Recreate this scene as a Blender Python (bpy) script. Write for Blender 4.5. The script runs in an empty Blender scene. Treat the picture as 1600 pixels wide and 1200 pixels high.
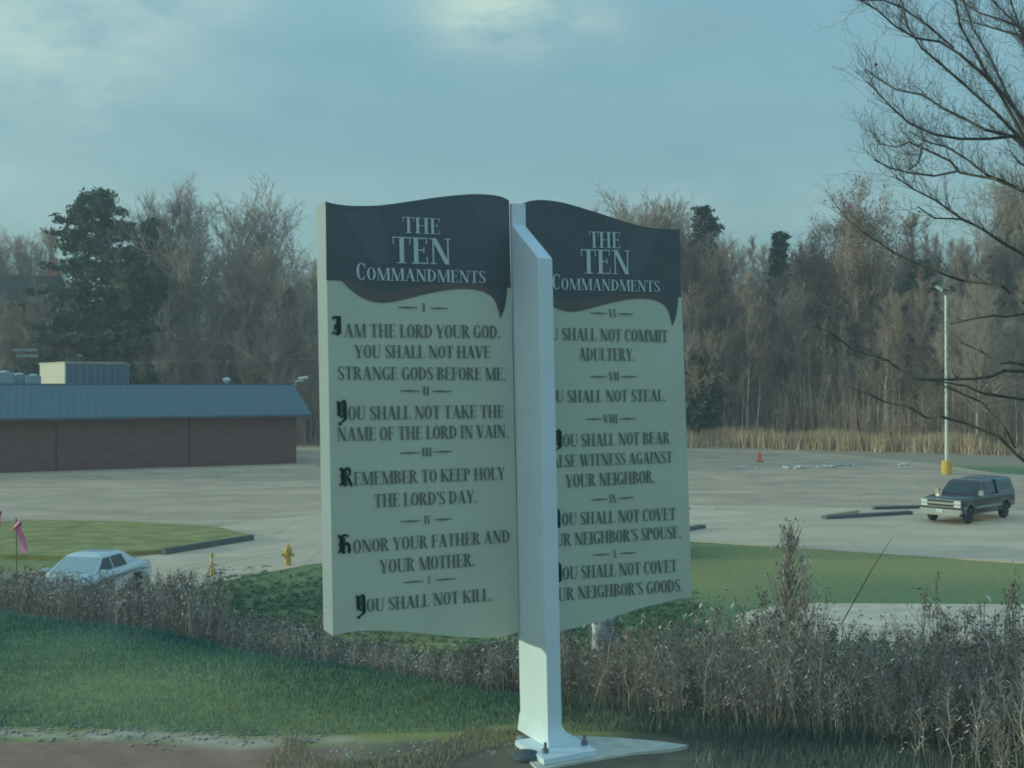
import bpy, bmesh, math, random
import numpy as np
from mathutils import Vector, Matrix
from mathutils.geometry import tessellate_polygon

S = bpy.context.scene
COL = S.collection
R = math.radians
rnd = random.Random(7)
rng = np.random.default_rng(7)

# ------------------------------------------------------------------ camera, sky, sun, exposure
EYE = 6.0                                   # eye height above the parking lot
F = 1800.0                                  # focal length in photo pixels (1600 px wide)
cam = bpy.data.cameras.new('camera'); camo = bpy.data.objects.new('camera', cam); COL.objects.link(camo)
cam.sensor_width = 36; cam.lens = 36 * F / 1600; cam.clip_start = 0.1; cam.clip_end = 2000
camo.location = (0, 0, EYE); camo.rotation_euler = (R(90), 0, 0)
cam.dof.use_dof = True; cam.dof.focus_distance = 7.2; cam.dof.aperture_fstop = 11
S.camera = camo

SUN_EL, SUN_PHI = 7.5, -1.0                 # low sun from the left, just behind the plane of the sign
sdir = Vector((-math.cos(R(SUN_EL)) * math.cos(R(SUN_PHI)), math.cos(R(SUN_EL)) * math.sin(R(SUN_PHI)), math.sin(R(SUN_EL))))
sl = bpy.data.lights.new('sun', 'SUN'); so = bpy.data.objects.new('sun', sl); COL.objects.link(so)
sl.energy = 2.1; sl.angle = R(0.5); sl.color = (1.0, 0.80, 0.53)
so.rotation_euler = sdir.to_track_quat('Z', 'Y').to_euler(); so.location = (-30, 5, 30)

V = S.view_settings
S.display_settings.display_device = 'sRGB'
V.view_transform = 'Standard'; V.look = 'None'; V.gamma = 1.0; V.exposure = 0.22
V.use_white_balance = True; V.white_balance_temperature = 4750; V.white_balance_tint = -29
S.cycles.filter_width = 1.8
S.cycles.max_bounces = 5; S.cycles.volume_bounces = 0; S.cycles.diffuse_bounces = 3
S.cycles.use_denoising = True

def pxdir(px, py):
    return Vector(((px - 800) / F, 1.0, (600 - py) / F))

W = bpy.data.worlds.new("World"); S.world = W; W.use_nodes = True
nt = W.node_tree; N = nt.nodes; L = nt.links
bg = N['Background']; bg.inputs[1].default_value = 0.13
sky = N.new('ShaderNodeTexSky'); sky.sky_type = 'NISHITA'; sky.sun_disc = False
sky.sun_elevation = R(SUN_EL); sky.sun_rotation = math.atan2(sdir.x, sdir.y)
sky.air_density = 1.2; sky.dust_density = 2.0; sky.ozone_density = 1.5
tc = N.new('ShaderNodeTexCoord')
def wmath(op, a, b=None, c=None, clamp=False):
    m = N.new('ShaderNodeMath'); m.operation = op; m.use_clamp = clamp
    for i, v in enumerate((a, b, c)):
        if v is None: continue
        if isinstance(v, (int, float)): m.inputs[i].default_value = v
        else: L.new(v, m.inputs[i])
    return m.outputs[0]
cn = N.new('ShaderNodeTexNoise'); cn.inputs['Scale'].default_value = 7.5; cn.inputs['Detail'].default_value = 7; cn.inputs['Roughness'].default_value = 0.62
mp = N.new('ShaderNodeMapping'); mp.inputs['Scale'].default_value = (1.0, 1.0, 2.6); mp.inputs['Location'].default_value = (0.3, 0.1, 0.55)
L.new(tc.outputs['Generated'], mp.inputs[0]); L.new(mp.outputs[0], cn.inputs[0])
sep = N.new('ShaderNodeSeparateXYZ'); L.new(tc.outputs['Generated'], sep.inputs[0])
def blob(px, py, rx, ry):                   # a soft oval patch of sky round one direction
    d = pxdir(px, py).normalized(); az = d.x; el = d.z
    dx = wmath('DIVIDE', wmath('SUBTRACT', sep.outputs[0], az), rx / F)
    dz = wmath('DIVIDE', wmath('SUBTRACT', sep.outputs[2], el), ry / F)
    return wmath('POWER', 2.718, wmath('MULTIPLY', wmath('ADD', wmath('MULTIPLY', dx, dx), wmath('MULTIPLY', dz, dz)), -1.0))
front = wmath('GREATER_THAN', sep.outputs[1], 0.0)
nz = cn.outputs['Fac']
def patch(list_, k0, k1):
    s = None
    for b in list_:
        v = wmath('MULTIPLY', blob(*b[:4]), b[4]); s = v if s is None else wmath('ADD', s, v)
    s = wmath('MULTIPLY', s, wmath('MULTIPLY_ADD', nz, k0, k1))
    return wmath('MULTIPLY', s, front, clamp=True)
bright = patch([(20, 90, 200, 90, .8), (230, 0, 130, 50, .6), (815, 28, 120, 46, 1.15), (740, 45, 70, 34, .6), (150, 330, 380, 60, .35), (1150, 330, 420, 60, .2)], 3.4, -.95)
grey = patch([(1040, 45, 220, 45, .6), (465, 165, 34, 15, .65), (90, 250, 60, 26, .4), (625, 245, 22, 12, .3), (300, 60, 160, 40, .35), (780, 95, 120, 30, .35), (600, 200, 500, 70, .25), (760, 240, 80, 16, .2), (1000, 200, 300, 60, .2)], 3.0, -.7)
wide = wmath('MULTIPLY', wmath('MULTIPLY_ADD', nz, 3.2, -1.3, clamp=True), .45)
m0 = N.new('ShaderNodeMix'); m0.data_type = 'RGBA'; L.new(wide, m0.inputs[0])
gm = N.new('ShaderNodeMix'); gm.data_type = 'RGBA'; gm.inputs[0].default_value = 0.65
L.new(sky.outputs[0], gm.inputs[6]); zc = N.new('ShaderNodeMix'); zc.data_type = 'RGBA'; zr = N.new('ShaderNodeMapRange'); zr.inputs[1].default_value = .12; zr.inputs[2].default_value = .8; L.new(sep.outputs[2], zr.inputs[0]); L.new(zr.outputs[0], zc.inputs[0])
zc.inputs[6].default_value = (2.9, 2.9, 3.0, 1); zc.inputs[7].default_value = (3.6, 4.2, 5.6, 1); L.new(zc.outputs[2], gm.inputs[7])      # thin high overcast over the blue
L.new(gm.outputs[2], m0.inputs[6]); m0.inputs[7].default_value = (3.2, 3.3, 3.5, 1)
m1 = N.new('ShaderNodeMix'); m1.data_type = 'RGBA'; L.new(wmath('MULTIPLY', grey, .75), m1.inputs[0]); L.new(m0.outputs[2], m1.inputs[6]); m1.inputs[7].default_value = (2.2, 2.25, 2.5, 1)
m2 = N.new('ShaderNodeMix'); m2.data_type = 'RGBA'; L.new(wmath('MULTIPLY', bright, 1.0), m2.inputs[0]); L.new(m1.outputs[2], m2.inputs[6]); m2.inputs[7].default_value = (5.3, 4.45, 3.7, 1)
L.new(m2.outputs[2], bg.inputs[0])

# ------------------------------------------------------------------ geometry of the picture -> the place
def at(px, py, z=0.0):                      # pixel -> point on the level z
    d = (EYE - z) * F / (py - 600); return Vector(((px - 800) / F * d, d, z))
def atd(px, py, d):                         # pixel -> point at depth d
    return Vector(((px - 800) / F * d, d, EYE + (600 - py) / F * d))
def smooth(a, b, x):
    t = np.clip((x - a) / (b - a), 0, 1); return t * t * (3 - 2 * t)

def fnoise(x, y, s, seed=0):                # cheap smooth noise, -1..1
    r = np.random.default_rng(100 + seed); o = 0
    for k in range(5):
        a = r.uniform(0, 6.28); f = s * r.uniform(.6, 1.8)
        o = o + np.sin((x * math.cos(a) + y * math.sin(a)) * f + r.uniform(0, 6.28))
    return o / 3.2

def far_edge(x):                            # where the lot ends and the wooded hill begins
    return 113 - np.clip((x - 20) * .55, 0, 18)
def ground_h(x, y):
    x = np.asarray(x, float); y = np.asarray(y, float)
    w = (y - 7.35 + .55 * x) / 1.14 + .18 * fnoise(x, y, .9, 1)
    ws = np.where(w < .8, np.clip(w, 0, None) ** 2 / 1.6, w - .4); h = 4 * np.clip(1 - ws / 10.5, 0, 1) ** 1.4
    h = h + .03 * fnoise(x, y, 2.2, 2) * np.clip(h, 0, 1)
    t = np.clip(y - far_edge(x) - 2, 0, None)
    hill = .30 * t * smooth(0, 14, t) ; hill = 24 * (1 - np.exp(-hill / 24))
    return h + hill
def gh(x, y): return float(ground_h(x, y))

# ------------------------------------------------------------------ materials
MATS = {}
def mat(name, col, rough=.7, metal=0., noise=0., scale=20., spec=.5, var=None, bump=0., attr=None, coat=0., trans=0.):
    if name in MATS: return MATS[name]
    m = bpy.data.materials.new(name); m.use_nodes = True; MATS[name] = m
    n = m.node_tree.nodes; l = m.node_tree.links; b = n['Principled BSDF']
    b.inputs['Roughness'].default_value = rough; b.inputs['Metallic'].default_value = metal
    b.inputs['Specular IOR Level'].default_value = spec; b.inputs['Coat Weight'].default_value = coat
    src = None
    if attr:
        a = n.new('ShaderNodeAttribute'); a.attribute_name = attr; src = a.outputs['Color']
    if noise > 0 or var or bump > 0:
        t = n.new('ShaderNodeTexCoord'); z = n.new('ShaderNodeTexNoise'); z.inputs['Scale'].default_value = scale; z.inputs['Detail'].default_value = 6
        l.new(t.outputs['Object'], z.inputs[0])
        r = n.new('ShaderNodeMapRange'); r.inputs[1].default_value = .3; r.inputs[2].default_value = .7; l.new(z.outputs['Fac'], r.inputs[0])
        x = n.new('ShaderNodeMix'); x.data_type = 'RGBA'; l.new(r.outputs[0], x.inputs[0])
        c2 = var or tuple(min(1, c * (1 + noise)) for c in col); c1 = col if var else tuple(c * (1 - noise) for c in col)
        x.inputs[6].default_value = (*c1, 1); x.inputs[7].default_value = (*c2, 1)
        if src is not None:
            q = n.new('ShaderNodeMix'); q.data_type = 'RGBA'; q.blend_type = 'MULTIPLY'; q.inputs[0].default_value = 1
            l.new(src, q.inputs[6]); l.new(x.outputs[2], q.inputs[7]); src = q.outputs[2]
        else: src = x.outputs[2]
        if bump > 0:
            bp = n.new('ShaderNodeBump'); bp.inputs['Strength'].default_value = bump; bp.inputs['Distance'].default_value = .02
            l.new(z.outputs['Fac'], bp.inputs['Height']); l.new(bp.outputs[0], b.inputs['Normal'])
    if src is not None: l.new(src, b.inputs['Base Color'])
    else: b.inputs['Base Color'].default_value = (*col, 1)
    return m

white = mat('white_paint', (.80, .84, .86), .35, noise=.05, scale=3)
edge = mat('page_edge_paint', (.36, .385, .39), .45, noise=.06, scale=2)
cream = mat('cream_page', (.635, .65, .50), .4, noise=.05, scale=2.5)
slate = mat('slate_banner', (.105, .115, .125), .3, noise=.06, scale=2)
slate2 = mat('slate_banner_reflection', (.122, .134, .147), .3, noise=.05, scale=2)
browncurl = mat('brown_banner_curl', (.15, .125, .12), .35, noise=.1, scale=3)
titlewhite = mat('title_lettering_paint', (.66, .68, .70), .5)
ink = mat('lettering_ink', (.165, .175, .15), .5)
inkgreen = mat('drop_capital_ink', (.008, .03, .03), .5)
bolt = mat('bolt_steel', (.22, .23, .23), .6, metal=.3)
concrete = mat('concrete', (.64, .60, .51), .9, noise=.12, scale=14, bump=.3)

# ------------------------------------------------------------------ mesh helpers
def link(o, parent=None):
    COL.objects.link(o)
    if parent is not None:
        o.parent = parent; o.matrix_parent_inverse = Matrix.Identity(4)
    return o
def tag(o, label=None, cat=None, group=None, kind=None):
    if label: o['label'] = label
    if cat: o['category'] = cat
    if group: o['group'] = group
    if kind: o['kind'] = kind
    return o
def empty(name, loc, rz=0.):
    o = bpy.data.objects.new(name, None); o.empty_display_size = .2; o.location = loc; o.rotation_euler = (0, 0, rz); COL.objects.link(o); return o

class MB:
    def __init__(s): s.v = []; s.f = []; s.mi = []
    def add(s, vs, fs, mi=0):
        b = len(s.v); s.v += [tuple(p) for p in vs]
        for f in fs: s.f.append(tuple(b + i for i in f)); s.mi.append(mi)
    def box(s, c, d, rz=0., mi=0, taper=1.0):
        cx, cy, cz = c; a, b, h = d[0] / 2, d[1] / 2, d[2] / 2; co, si = math.cos(rz), math.sin(rz); vs = []
        for z, k in ((-h, 1), (h, taper)):
            for x, y in ((-a, -b), (a, -b), (a, b), (-a, b)):
                x *= k; y *= k; vs.append((cx + x * co - y * si, cy + x * si + y * co, cz + z))
        s.add(vs, [(3, 2, 1, 0), (4, 5, 6, 7), (0, 1, 5, 4), (1, 2, 6, 5), (2, 3, 7, 6), (3, 0, 4, 7)], mi)
    def tube(s, pts, rad, n=6, mi=0, cap=True):
        pts = [Vector(p) for p in pts]; rings = []
        for i, p in enumerate(pts):
            t = (pts[min(i + 1, len(pts) - 1)] - pts[max(i - 1, 0)]).normalized()
            a = t.cross(Vector((0, 0, 1)) if abs(t.z) < .9 else Vector((1, 0, 0))).normalized(); b = t.cross(a)
            r = rad[i] if isinstance(rad, (list, tuple)) else rad
            rings.append([p + (a * math.cos(k * 2 * math.pi / n) + b * math.sin(k * 2 * math.pi / n)) * r for k in range(n)])
        vs = [q for g in rings for q in g]; fs = []
        for i in range(len(pts) - 1):
            for k in range(n): fs.append((i * n + k, i * n + (k + 1) % n, (i + 1) * n + (k + 1) % n, (i + 1) * n + k))
        if cap: fs += [tuple(range(n))[::-1], tuple((len(pts) - 1) * n + k for k in range(n))]
        s.add(vs, fs, mi)
    def lathe(s, prof, c=(0, 0, 0), n=16, axis='z', mi=0):
        vs = []; fs = []
        for r, h in prof:
            for k in range(n):
                a = 2 * math.pi * k / n; x, y = r * math.cos(a), r * math.sin(a)
                vs.append((c[0] + x, c[1] + y, c[2] + h) if axis == 'z' else (c[0] + x, c[1] + h, c[2] + y))
        m = len(prof)
        for i in range(m - 1):
            for k in range(n): fs.append((i * n + k, i * n + (k + 1) % n, (i + 1) * n + (k + 1) % n, (i + 1) * n + k))
        fs += [tuple(range(n))[::-1], tuple((m - 1) * n + k for k in range(n))]
        s.add(vs, fs, mi)
    def prism(s, front, back, mi_f=0, mi_s=0):
        """two matching outlines (lists of points) joined into a solid"""
        n = len(front); b = len(s.v); s.v += [tuple(p) for p in front] + [tuple(p) for p in back]
        tri = tessellate_polygon([[Vector(p) for p in front]])
        for t in tri:
            s.f.append(tuple(b + i for i in t)); s.mi.append(mi_f); s.f.append(tuple(b + n + i for i in t[::-1])); s.mi.append(mi_s)
        for i in range(n):
            j = (i + 1) % n; s.f.append((b + i, b + j, b + n + j, b + n + i)); s.mi.append(mi_s)
    def build(s, name, mats, parent=None, smooth=False, fix=True, offset=None):
        me = bpy.data.meshes.new(name)
        vs = s.v if offset is None else [(v[0] - offset[0], v[1] - offset[1], v[2] - offset[2]) for v in s.v]
        me.from_pydata(vs, [], s.f)
        for m in (mats if isinstance(mats, (list, tuple)) else [mats]): me.materials.append(m)
        me.polygons.foreach_set('material_index', s.mi)
        if fix:
            bm = bmesh.new(); bm.from_mesh(me); bmesh.ops.recalc_face_normals(bm, faces=bm.faces); bm.to_mesh(me); bm.free()
        if smooth:
            me.polygons.foreach_set('use_smooth', [True] * len(me.polygons))
            if smooth != 2: pass
            else: me.set_sharp_from_angle(angle=R(38))
        me.update()
        return link(bpy.data.objects.new(name, me), parent)

def tri_mesh(name, VV, FF, mats, parent=None, cols=None, smooth=False, mi=None):
    me = bpy.data.meshes.new(name); VV = np.ascontiguousarray(VV, np.float32); FF = np.ascontiguousarray(FF, np.int32)
    me.vertices.add(len(VV)); me.vertices.foreach_set('co', VV.ravel())
    k = FF.shape[1]; me.loops.add(FF.size); me.loops.foreach_set('vertex_index', FF.ravel())
    me.polygons.add(len(FF)); me.polygons.foreach_set('loop_start', np.arange(0, FF.size, k, dtype=np.int32)); me.polygons.foreach_set('loop_total', np.full(len(FF), k, np.int32))
    for m in (mats if isinstance(mats, (list, tuple)) else [mats]): me.materials.append(m)
    if mi is not None: me.polygons.foreach_set('material_index', mi.astype(np.int32))
    if smooth: me.polygons.foreach_set('use_smooth', np.ones(len(FF), bool))
    me.update(calc_edges=True)
    if cols is not None:
        a = me.color_attributes.new('tint', 'FLOAT_COLOR', 'POINT')
        c = np.ones((len(VV), 4), np.float32); c[:, :3] = cols; a.data.foreach_set('color', c.ravel())
    return link(bpy.data.objects.new(name, me), parent)

class Segs:
    """many thin tapered twigs gathered as one array mesh"""
    def __init__(s): s.p0 = []; s.p1 = []; s.r0 = []; s.r1 = []
    def add(s, a, b, ra, rb): s.p0.append(tuple(a)); s.p1.append(tuple(b)); s.r0.append(ra); s.r1.append(rb)
    def arrays(s, n=3):
        p0 = np.array(s.p0); p1 = np.array(s.p1); r0 = np.array(s.r0)[:, None]; r1 = np.array(s.r1)[:, None]
        t = p1 - p0; t /= np.linalg.norm(t, axis=1, keepdims=True) + 1e-9
        ref = np.where(np.abs(t[:, 2:3]) < .9, np.array([[0, 0, 1.]]), np.array([[1., 0, 0]]))
        a = np.cross(t, ref); a /= np.linalg.norm(a, axis=1, keepdims=True) + 1e-9; b = np.cross(t, a)
        m = len(p0); VV = np.zeros((m, 2 * n, 3))
        for k in range(n):
            d = a * math.cos(2 * math.pi * k / n) + b * math.sin(2 * math.pi * k / n)
            VV[:, k] = p0 + d * r0; VV[:, n + k] = p1 + d * r1
        f = []
        for k in range(n): f.append((k, (k + 1) % n, n + (k + 1) % n, n + k))
        FF = (np.array(f)[None] + (np.arange(m) * 2 * n)[:, None, None]).reshape(-1, 4)
        return VV.reshape(-1, 3), FF

def scatter(protos, pos, yaw, sx, sz, lean, pick):
    """copies of small triangle prototypes gathered into one array"""
    VV = []; FF = []; CC = []; base = 0
    for i in range(len(pos)):
        v, f, c = protos[pick[i]]; co, si = math.cos(yaw[i]), math.sin(yaw[i])
        x = v[:, 0] * sx[i]; y = v[:, 1] * sx[i]; z = v[:, 2] * sz[i]
        VV.append(np.stack([x * co - y * si + pos[i][0] + lean[i][0] * z, x * si + y * co + pos[i][1] + lean[i][1] * z, z + pos[i][2]], 1))
        FF.append(f + base); CC.append(c); base += len(v)
    return np.concatenate(VV), np.concatenate(FF), np.concatenate(CC)

# ------------------------------------------------------------------ the ground
def axis(a, b, dense, s0, grow):
    o = [0.0]; s = s0
    while o[-1] < b:
        if o[-1] > dense: s *= grow
        o.append(o[-1] + s)
    n = [0.0]; s = s0
    while n[-1] > a:
        if n[-1] < -dense: s *= grow
        n.append(n[-1] - s)
    return np.array(n[:0:-1] + o)
xs = axis(-125, 125, 5, .07, 1.05); ys = axis(-60, 13, 30, .13, 1.05)
ys = np.concatenate([np.arange(-20, 4, 2.), np.arange(4, 6, .1), np.arange(6, 7.2, .03), np.arange(7.2, 13, .1), np.arange(13, 40, .4), np.arange(40, 100, 2.), np.arange(100, 200, 3.), np.arange(200, 236, 8.)])
GX, GY = np.meshgrid(xs, ys); GZ = ground_h(GX, GY)
nx, ny = len(xs), len(ys)
idx = np.arange(nx * ny).reshape(ny, nx)
FQ = np.stack([idx[:-1, :-1], idx[:-1, 1:], idx[1:, 1:], idx[1:, :-1]], -1).reshape(-1, 4)
wv = (GY - 7.35 + .55 * GX) / 1.14
green = np.array((.22, .27, .11)); green2 = np.array((.42, .37, .12)); dirt = np.array((.42, .25, .17)); weedfloor = np.array((.17, .155, .13)); litter = np.array((.36, .25, .18)); straw = np.array((.50, .38, .25))
def mixc(c, d, t): return c * (1 - t[..., None]) + d * t[..., None]
C = np.zeros(GX.shape + (3,)) + green
C = mixc(C, green2, np.clip(.5 + .7 * fnoise(GX, GY, .35, 5), 0, 1))
C = mixc(C, weedfloor, smooth(.1, .5, wv + .3 * fnoise(GX, GY, 1.5, 6)) * (1 - smooth(9, 12, wv)))
# right of the sign the verge is thin grass over soil
C = mixc(C, np.array((.10, .10, .06)), smooth(.3, .8, GX + .2 * fnoise(GX, GY, 2, 8)) * (wv < 1))
edge_y = 6.42 + (-1.2 - GX) * .07
C = mixc(C, dirt, smooth(.03, -.03, GY - edge_y + .05 * fnoise(GX, GY, 5, 7)) * smooth(-.7, -1.0, GX))
C = mixc(C, np.array((.22, .18, .12)), smooth(6.5, 6.35, GY + .06 * fnoise(GX, GY, 6, 9)) * smooth(-1.1, -.6, GX))
band = np.exp(-((GY - edge_y - .10 - .05 * fnoise(GX, GY, 4, 61)) / (.075 + .04 * fnoise(GX, GY, 2.3, 62))) ** 2) * smooth(-.75, -1.1, GX + .2 * fnoise(GX, GY, 3, 63))
C = mixc(C, np.array((.66, .52, .37)), np.clip(band * (1.0 + .35 * fnoise(GX, GY, 14, 64)), 0, 1))
C = mixc(C, litter, smooth(-4, 1, GY - far_edge(GX)))
C = mixc(C, straw, smooth(-24, -17, GY - far_edge(GX)) * smooth(6, 1, GY - far_edge(GX)) * smooth(4, 12, GX))
ground_m = mat('ground_cover', (1, 1, 1), .95, noise=.28, scale=5.0, attr='tint', bump=.5)
g = tri_mesh('ground', np.stack([GX, GY, GZ], -1).reshape(-1, 3), FQ, ground_m, cols=C.reshape(-1, 3), smooth=True); tag(g, kind='structure')

asphalt = mat('old_asphalt', (.63, .455, .30), .9, noise=.14, scale=.35, bump=.2)
lane_m = mat('pale_concrete_lane', (.74, .555, .37), .9, noise=.08, scale=.5, bump=.2)
def stains(m, s1, lo, hi):
    n = m.node_tree.nodes; l = m.node_tree.links; b = n['Principled BSDF']; old = b.inputs['Base Color'].links[0].from_socket
    t = n.new('ShaderNodeTexCoord'); mpp = n.new('ShaderNodeMapping'); mpp.inputs['Scale'].default_value = (.35, 1.0, 1.0); mpp.inputs['Rotation'].default_value = (0, 0, R(-8)); l.new(t.outputs['Object'], mpp.inputs[0])
    z = n.new('ShaderNodeTexNoise'); z.inputs['Scale'].default_value = s1; z.inputs['Detail'].default_value = 8; z.inputs['Roughness'].default_value = .65; l.new(mpp.outputs[0], z.inputs[0])
    r = n.new('ShaderNodeMapRange'); r.inputs[1].default_value = .42; r.inputs[2].default_value = .62; r.inputs[3].default_value = lo; r.inputs[4].default_value = hi; l.new(z.outputs['Fac'], r.inputs[0])
    v = n.new('ShaderNodeTexVoronoi'); v.feature = 'DISTANCE_TO_EDGE'; v.inputs['Scale'].default_value = .16; l.new(t.outputs['Object'], v.inputs[0])
    c = n.new('ShaderNodeMapRange'); c.inputs[1].default_value = .0; c.inputs[2].default_value = .012; c.inputs[3].default_value = .84; c.inputs[4].default_value = 1.0; l.new(v.outputs['Distance'], c.inputs[0])
    mu = n.new('ShaderNodeMath'); mu.operation = 'MULTIPLY'; l.new(r.outputs[0], mu.inputs[0]); l.new(c.outputs[0], mu.inputs[1])
    q = n.new('ShaderNodeMix'); q.data_type = 'RGBA'; q.blend_type = 'MULTIPLY'; q.inputs[0].default_value = 1; l.new(old, q.inputs[6]); l.new(mu.outputs[0], q.inputs[7]); l.new(q.outputs[2], b.inputs['Base Color'])
stains(asphalt, .5, .84, 1.06); stains(lane_m, .45, .90, 1.06)
def sheet(name, pts, z, m):
    mb = MB(); top = [Vector((p[0], p[1], z)) for p in pts]; mb.prism(top, [p - Vector((0, 0, .3)) for p in top]); return tag(mb.build(name, m), kind='structure')
P = lambda l: [at(x, y) for x, y in l]
sheet('parking_lot', P([(-300, 703), (0, 699), (500, 699), (1070, 700), (1250, 705), (1440, 722), (1560, 740), (1900, 765), (1900, 812), (1440, 802), (1080, 797), (640, 805), (495, 815), (420, 822), (395, 846), (250, 868), (90, 874), (-200, 874), (-300, 865)]), .012, asphalt)
sheet('driveway', P([(1900, 806), (1440, 796), (1080, 790), (640, 797), (490, 806), (410, 813), (330, 826), (392, 844), (250, 867), (100, 888), (-150, 915), (-250, 1010), (90, 975), (330, 912), (490, 882), (760, 862), (1000, 846), (1078, 846), (1600, 881), (1900, 902)]), .03, lane_m)
sheet('footpath', P([(1150, 962), (1200, 950), (1270, 944), (1600, 946), (1900, 950), (1900, 1015), (1500, 1008), (1270, 1000), (1160, 980)]), .03, mat('worn_path', (.74, .58, .40), .9, noise=.2, scale=1.5))
sheet('pavement', P([(-250, 752), (463, 733), (492, 731), (492, 727), (463, 727), (-250, 741)]), .03, lane_m)
# grass island at the left of the drive
mb = MB(); isl = P([(395, 843), (340, 829), (200, 820), (40, 818), (-60, 826), (-60, 872), (100, 876), (250, 866)])
cen = sum(isl, Vector()) / len(isl); top = [Vector((p.x, p.y, .16)) for p in isl]; mb.prism(top, [p - Vector((0, 0, .4)) for p in top])
tag(mb.build('lawn', mat('island_grass', (.34, .30, .09), .95, noise=.3, scale=1.2, bump=.4)), kind='structure')
kerb_m = mat('kerb_concrete', (.15, .15, .14), .9, noise=.1, scale=2)
def kerb(a, b, w=.18, h=.17, m=kerb_m):
    mb = MB(); a = at(*a); b = at(*b); d = (b - a); c = (a + b) / 2
    mb.box((c.x, c.y, h / 2), (d.length, w, h), math.atan2(d.y, d.x)); return tag(mb.build('kerb', m), kind='structure')
kerb((255, 868), (394, 845), h=.24); kerb((1287, 812), (1422, 804), .35); kerb((1364, 797), (1440, 795), .25); kerb((1040, 836), (1098, 826), .3); kerb((1290, 810), (1340, 803), .2, m=mat('kerb_yellow', (.5, .42, .22), .9))

# ------------------------------------------------------------------ lettering
TH, TN = .135, .042
def glyphs():
    G = {}
    def q(a, b, c, d): return [a, b, c, d]
    def rect(x0, y0, x1, y1): return [(x0, y0), (x1, y0), (x1, y1), (x0, y1)]
    def diag(x0, y0, x1, y1, w): return [(x0 - w / 2, y0), (x0 + w / 2, y0), (x1 + w / 2, y1), (x1 - w / 2, y1)]
    def ser(x, w, y): return rect(x - w / 2 - .075, y, x + w / 2 + .075, y + TN * .9)
    def stem(x, w=TH): return [rect(x - w / 2, 0, x + w / 2, 1), ser(x, w, 0), ser(x, w, 1 - TN * .9)]
    def ell(cx, cy, rx, ry, a0, a1, tk=TH, tn=TN, n=14):
        o = []
        for i in range(n):
            u, v = R(a0 + (a1 - a0) * i / n), R(a0 + (a1 - a0) * (i + 1) / n)
            P0 = lambda t, a, b: (cx + a * math.cos(t), cy + b * math.sin(t))
            o.append([P0(u, rx, ry), P0(v, rx, ry), P0(v, rx - tk, ry - tn), P0(u, rx - tk, ry - tn)])
        return o
    G['O'] = (.58, ell(.29, .5, .26, .515, 0, 360, n=22))
    G['C'] = (.54, ell(.29, .5, .26, .515, 48, 312, n=16) + [rect(.45, .68, .485, .98), rect(.45, .12, .47, .3)])
    G['G'] = (.60, ell(.29, .5, .26, .515, 48, 315, n=16) + [rect(.45, .68, .485, .98), rect(.40, .05, .40 + TH, .42), rect(.33, .42 - TN, .6, .42)])
    G['D'] = (.62, stem(.14) + ell(.16, .5, .42, .5, -90, 90))
    bars = lambda x1, lo, mid: [rect(.14, 1 - TN, x1, 1), diag(x1 - .03, .76, x1 - .01, 1, .03), rect(.14, .5, x1 - .1, .5 + TN), rect(x1 - .12, .4, x1 - .09, .64)] + ([rect(.14, 0, x1 + .02, TN), diag(x1 - .0, 0, x1 - .02, .26, .03)] if lo else [])
    G['E'] = (.53, stem(.14) + bars(.48, True, True)); G['F'] = (.50, stem(.14) + bars(.46, False, True))
    G['L'] = (.50, stem(.14) + [rect(.14, 0, .48, TN), diag(.465, 0, .45, .3, .03)])
    G['H'] = (.70, stem(.14) + stem(.54) + [rect(.14, .48, .54, .48 + TN)])
    G['I'] = (.30, stem(.15))
    G['J'] = (.40, [rect(.2, .15, .2 + TH, 1), ser(.27, TH, 1 - TN)] + ell(.15, .16, .185, .17, 180, 360, .1))
    G['K'] = (.64, stem(.14) + [diag(.18, .40, .52, 1, .05), diag(.55, 0, .28, .58, .15), ser(.52, .05, 1 - TN), ser(.55, .12, 0)])
    G['M'] = (.86, [diag(.12, 0, .12, 1, .04), diag(.42, 0, .16, 1, .14), diag(.42, 0, .68, 1, .045), rect(.66, 0, .66 + TH, 1), ser(.12, .04, 0), ser(.72, TH, 0), ser(.15, .06, 1 - TN), ser(.72, TH, 1 - TN)])
    G['N'] = (.70, [diag(.13, 0, .13, 1, .045), diag(.56, 0, .15, 1, .15), diag(.58, 0, .58, 1, .045), ser(.13, .04, 0), ser(.12, .08, 1 - TN), ser(.58, .05, 1 - TN)])
    G['P'] = (.54, stem(.14) + ell(.17, .74, .34, .26, -90, 90, n=10))
    G['R'] = (.63, stem(.14) + ell(.17, .75, .33, .25, -90, 90, n=10) + [diag(.52, 0, .30, .5, .14), ser(.55, .08, 0)])
    G['B'] = (.57, stem(.14) + ell(.17, .76, .31, .24, -90, 90, n=10) + ell(.17, .26, .36, .26, -90, 90, n=10))
    G['S'] = (.48, ell(.24, .755, .19, .26, 35, 215, .1) + ell(.24, .255, .21, .27, 215, 395, .11) + [[(.07, .66), (.17, .72), (.43, .36), (.33, .27)], rect(.39, .72, .42, .98), rect(.04, .02, .07, .3)])
    G['T'] = (.58, [rect(.225, 0, .225 + TH, 1), ser(.29, TH, 0), rect(.03, 1 - TN, .55, 1), diag(.05, .72, .035, 1, .03), diag(.53, .72, .545, 1, .03)])
    G['U'] = (.66, [rect(.09, .26, .09 + TH, 1), rect(.52, .26, .52 + .045, 1), ser(.155, TH, 1 - TN), ser(.54, .045, 1 - TN)] + ell(.327, .265, .238, .28, 180, 300, .12, .06) + ell(.327, .265, .238, .28, 300, 360, .05, .06))
    G['V'] = (.64, [diag(.31, 0, .12, 1, .15), diag(.33, 0, .54, 1, .045), ser(.12, .12, 1 - TN), ser(.54, .045, 1 - TN)])
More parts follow.
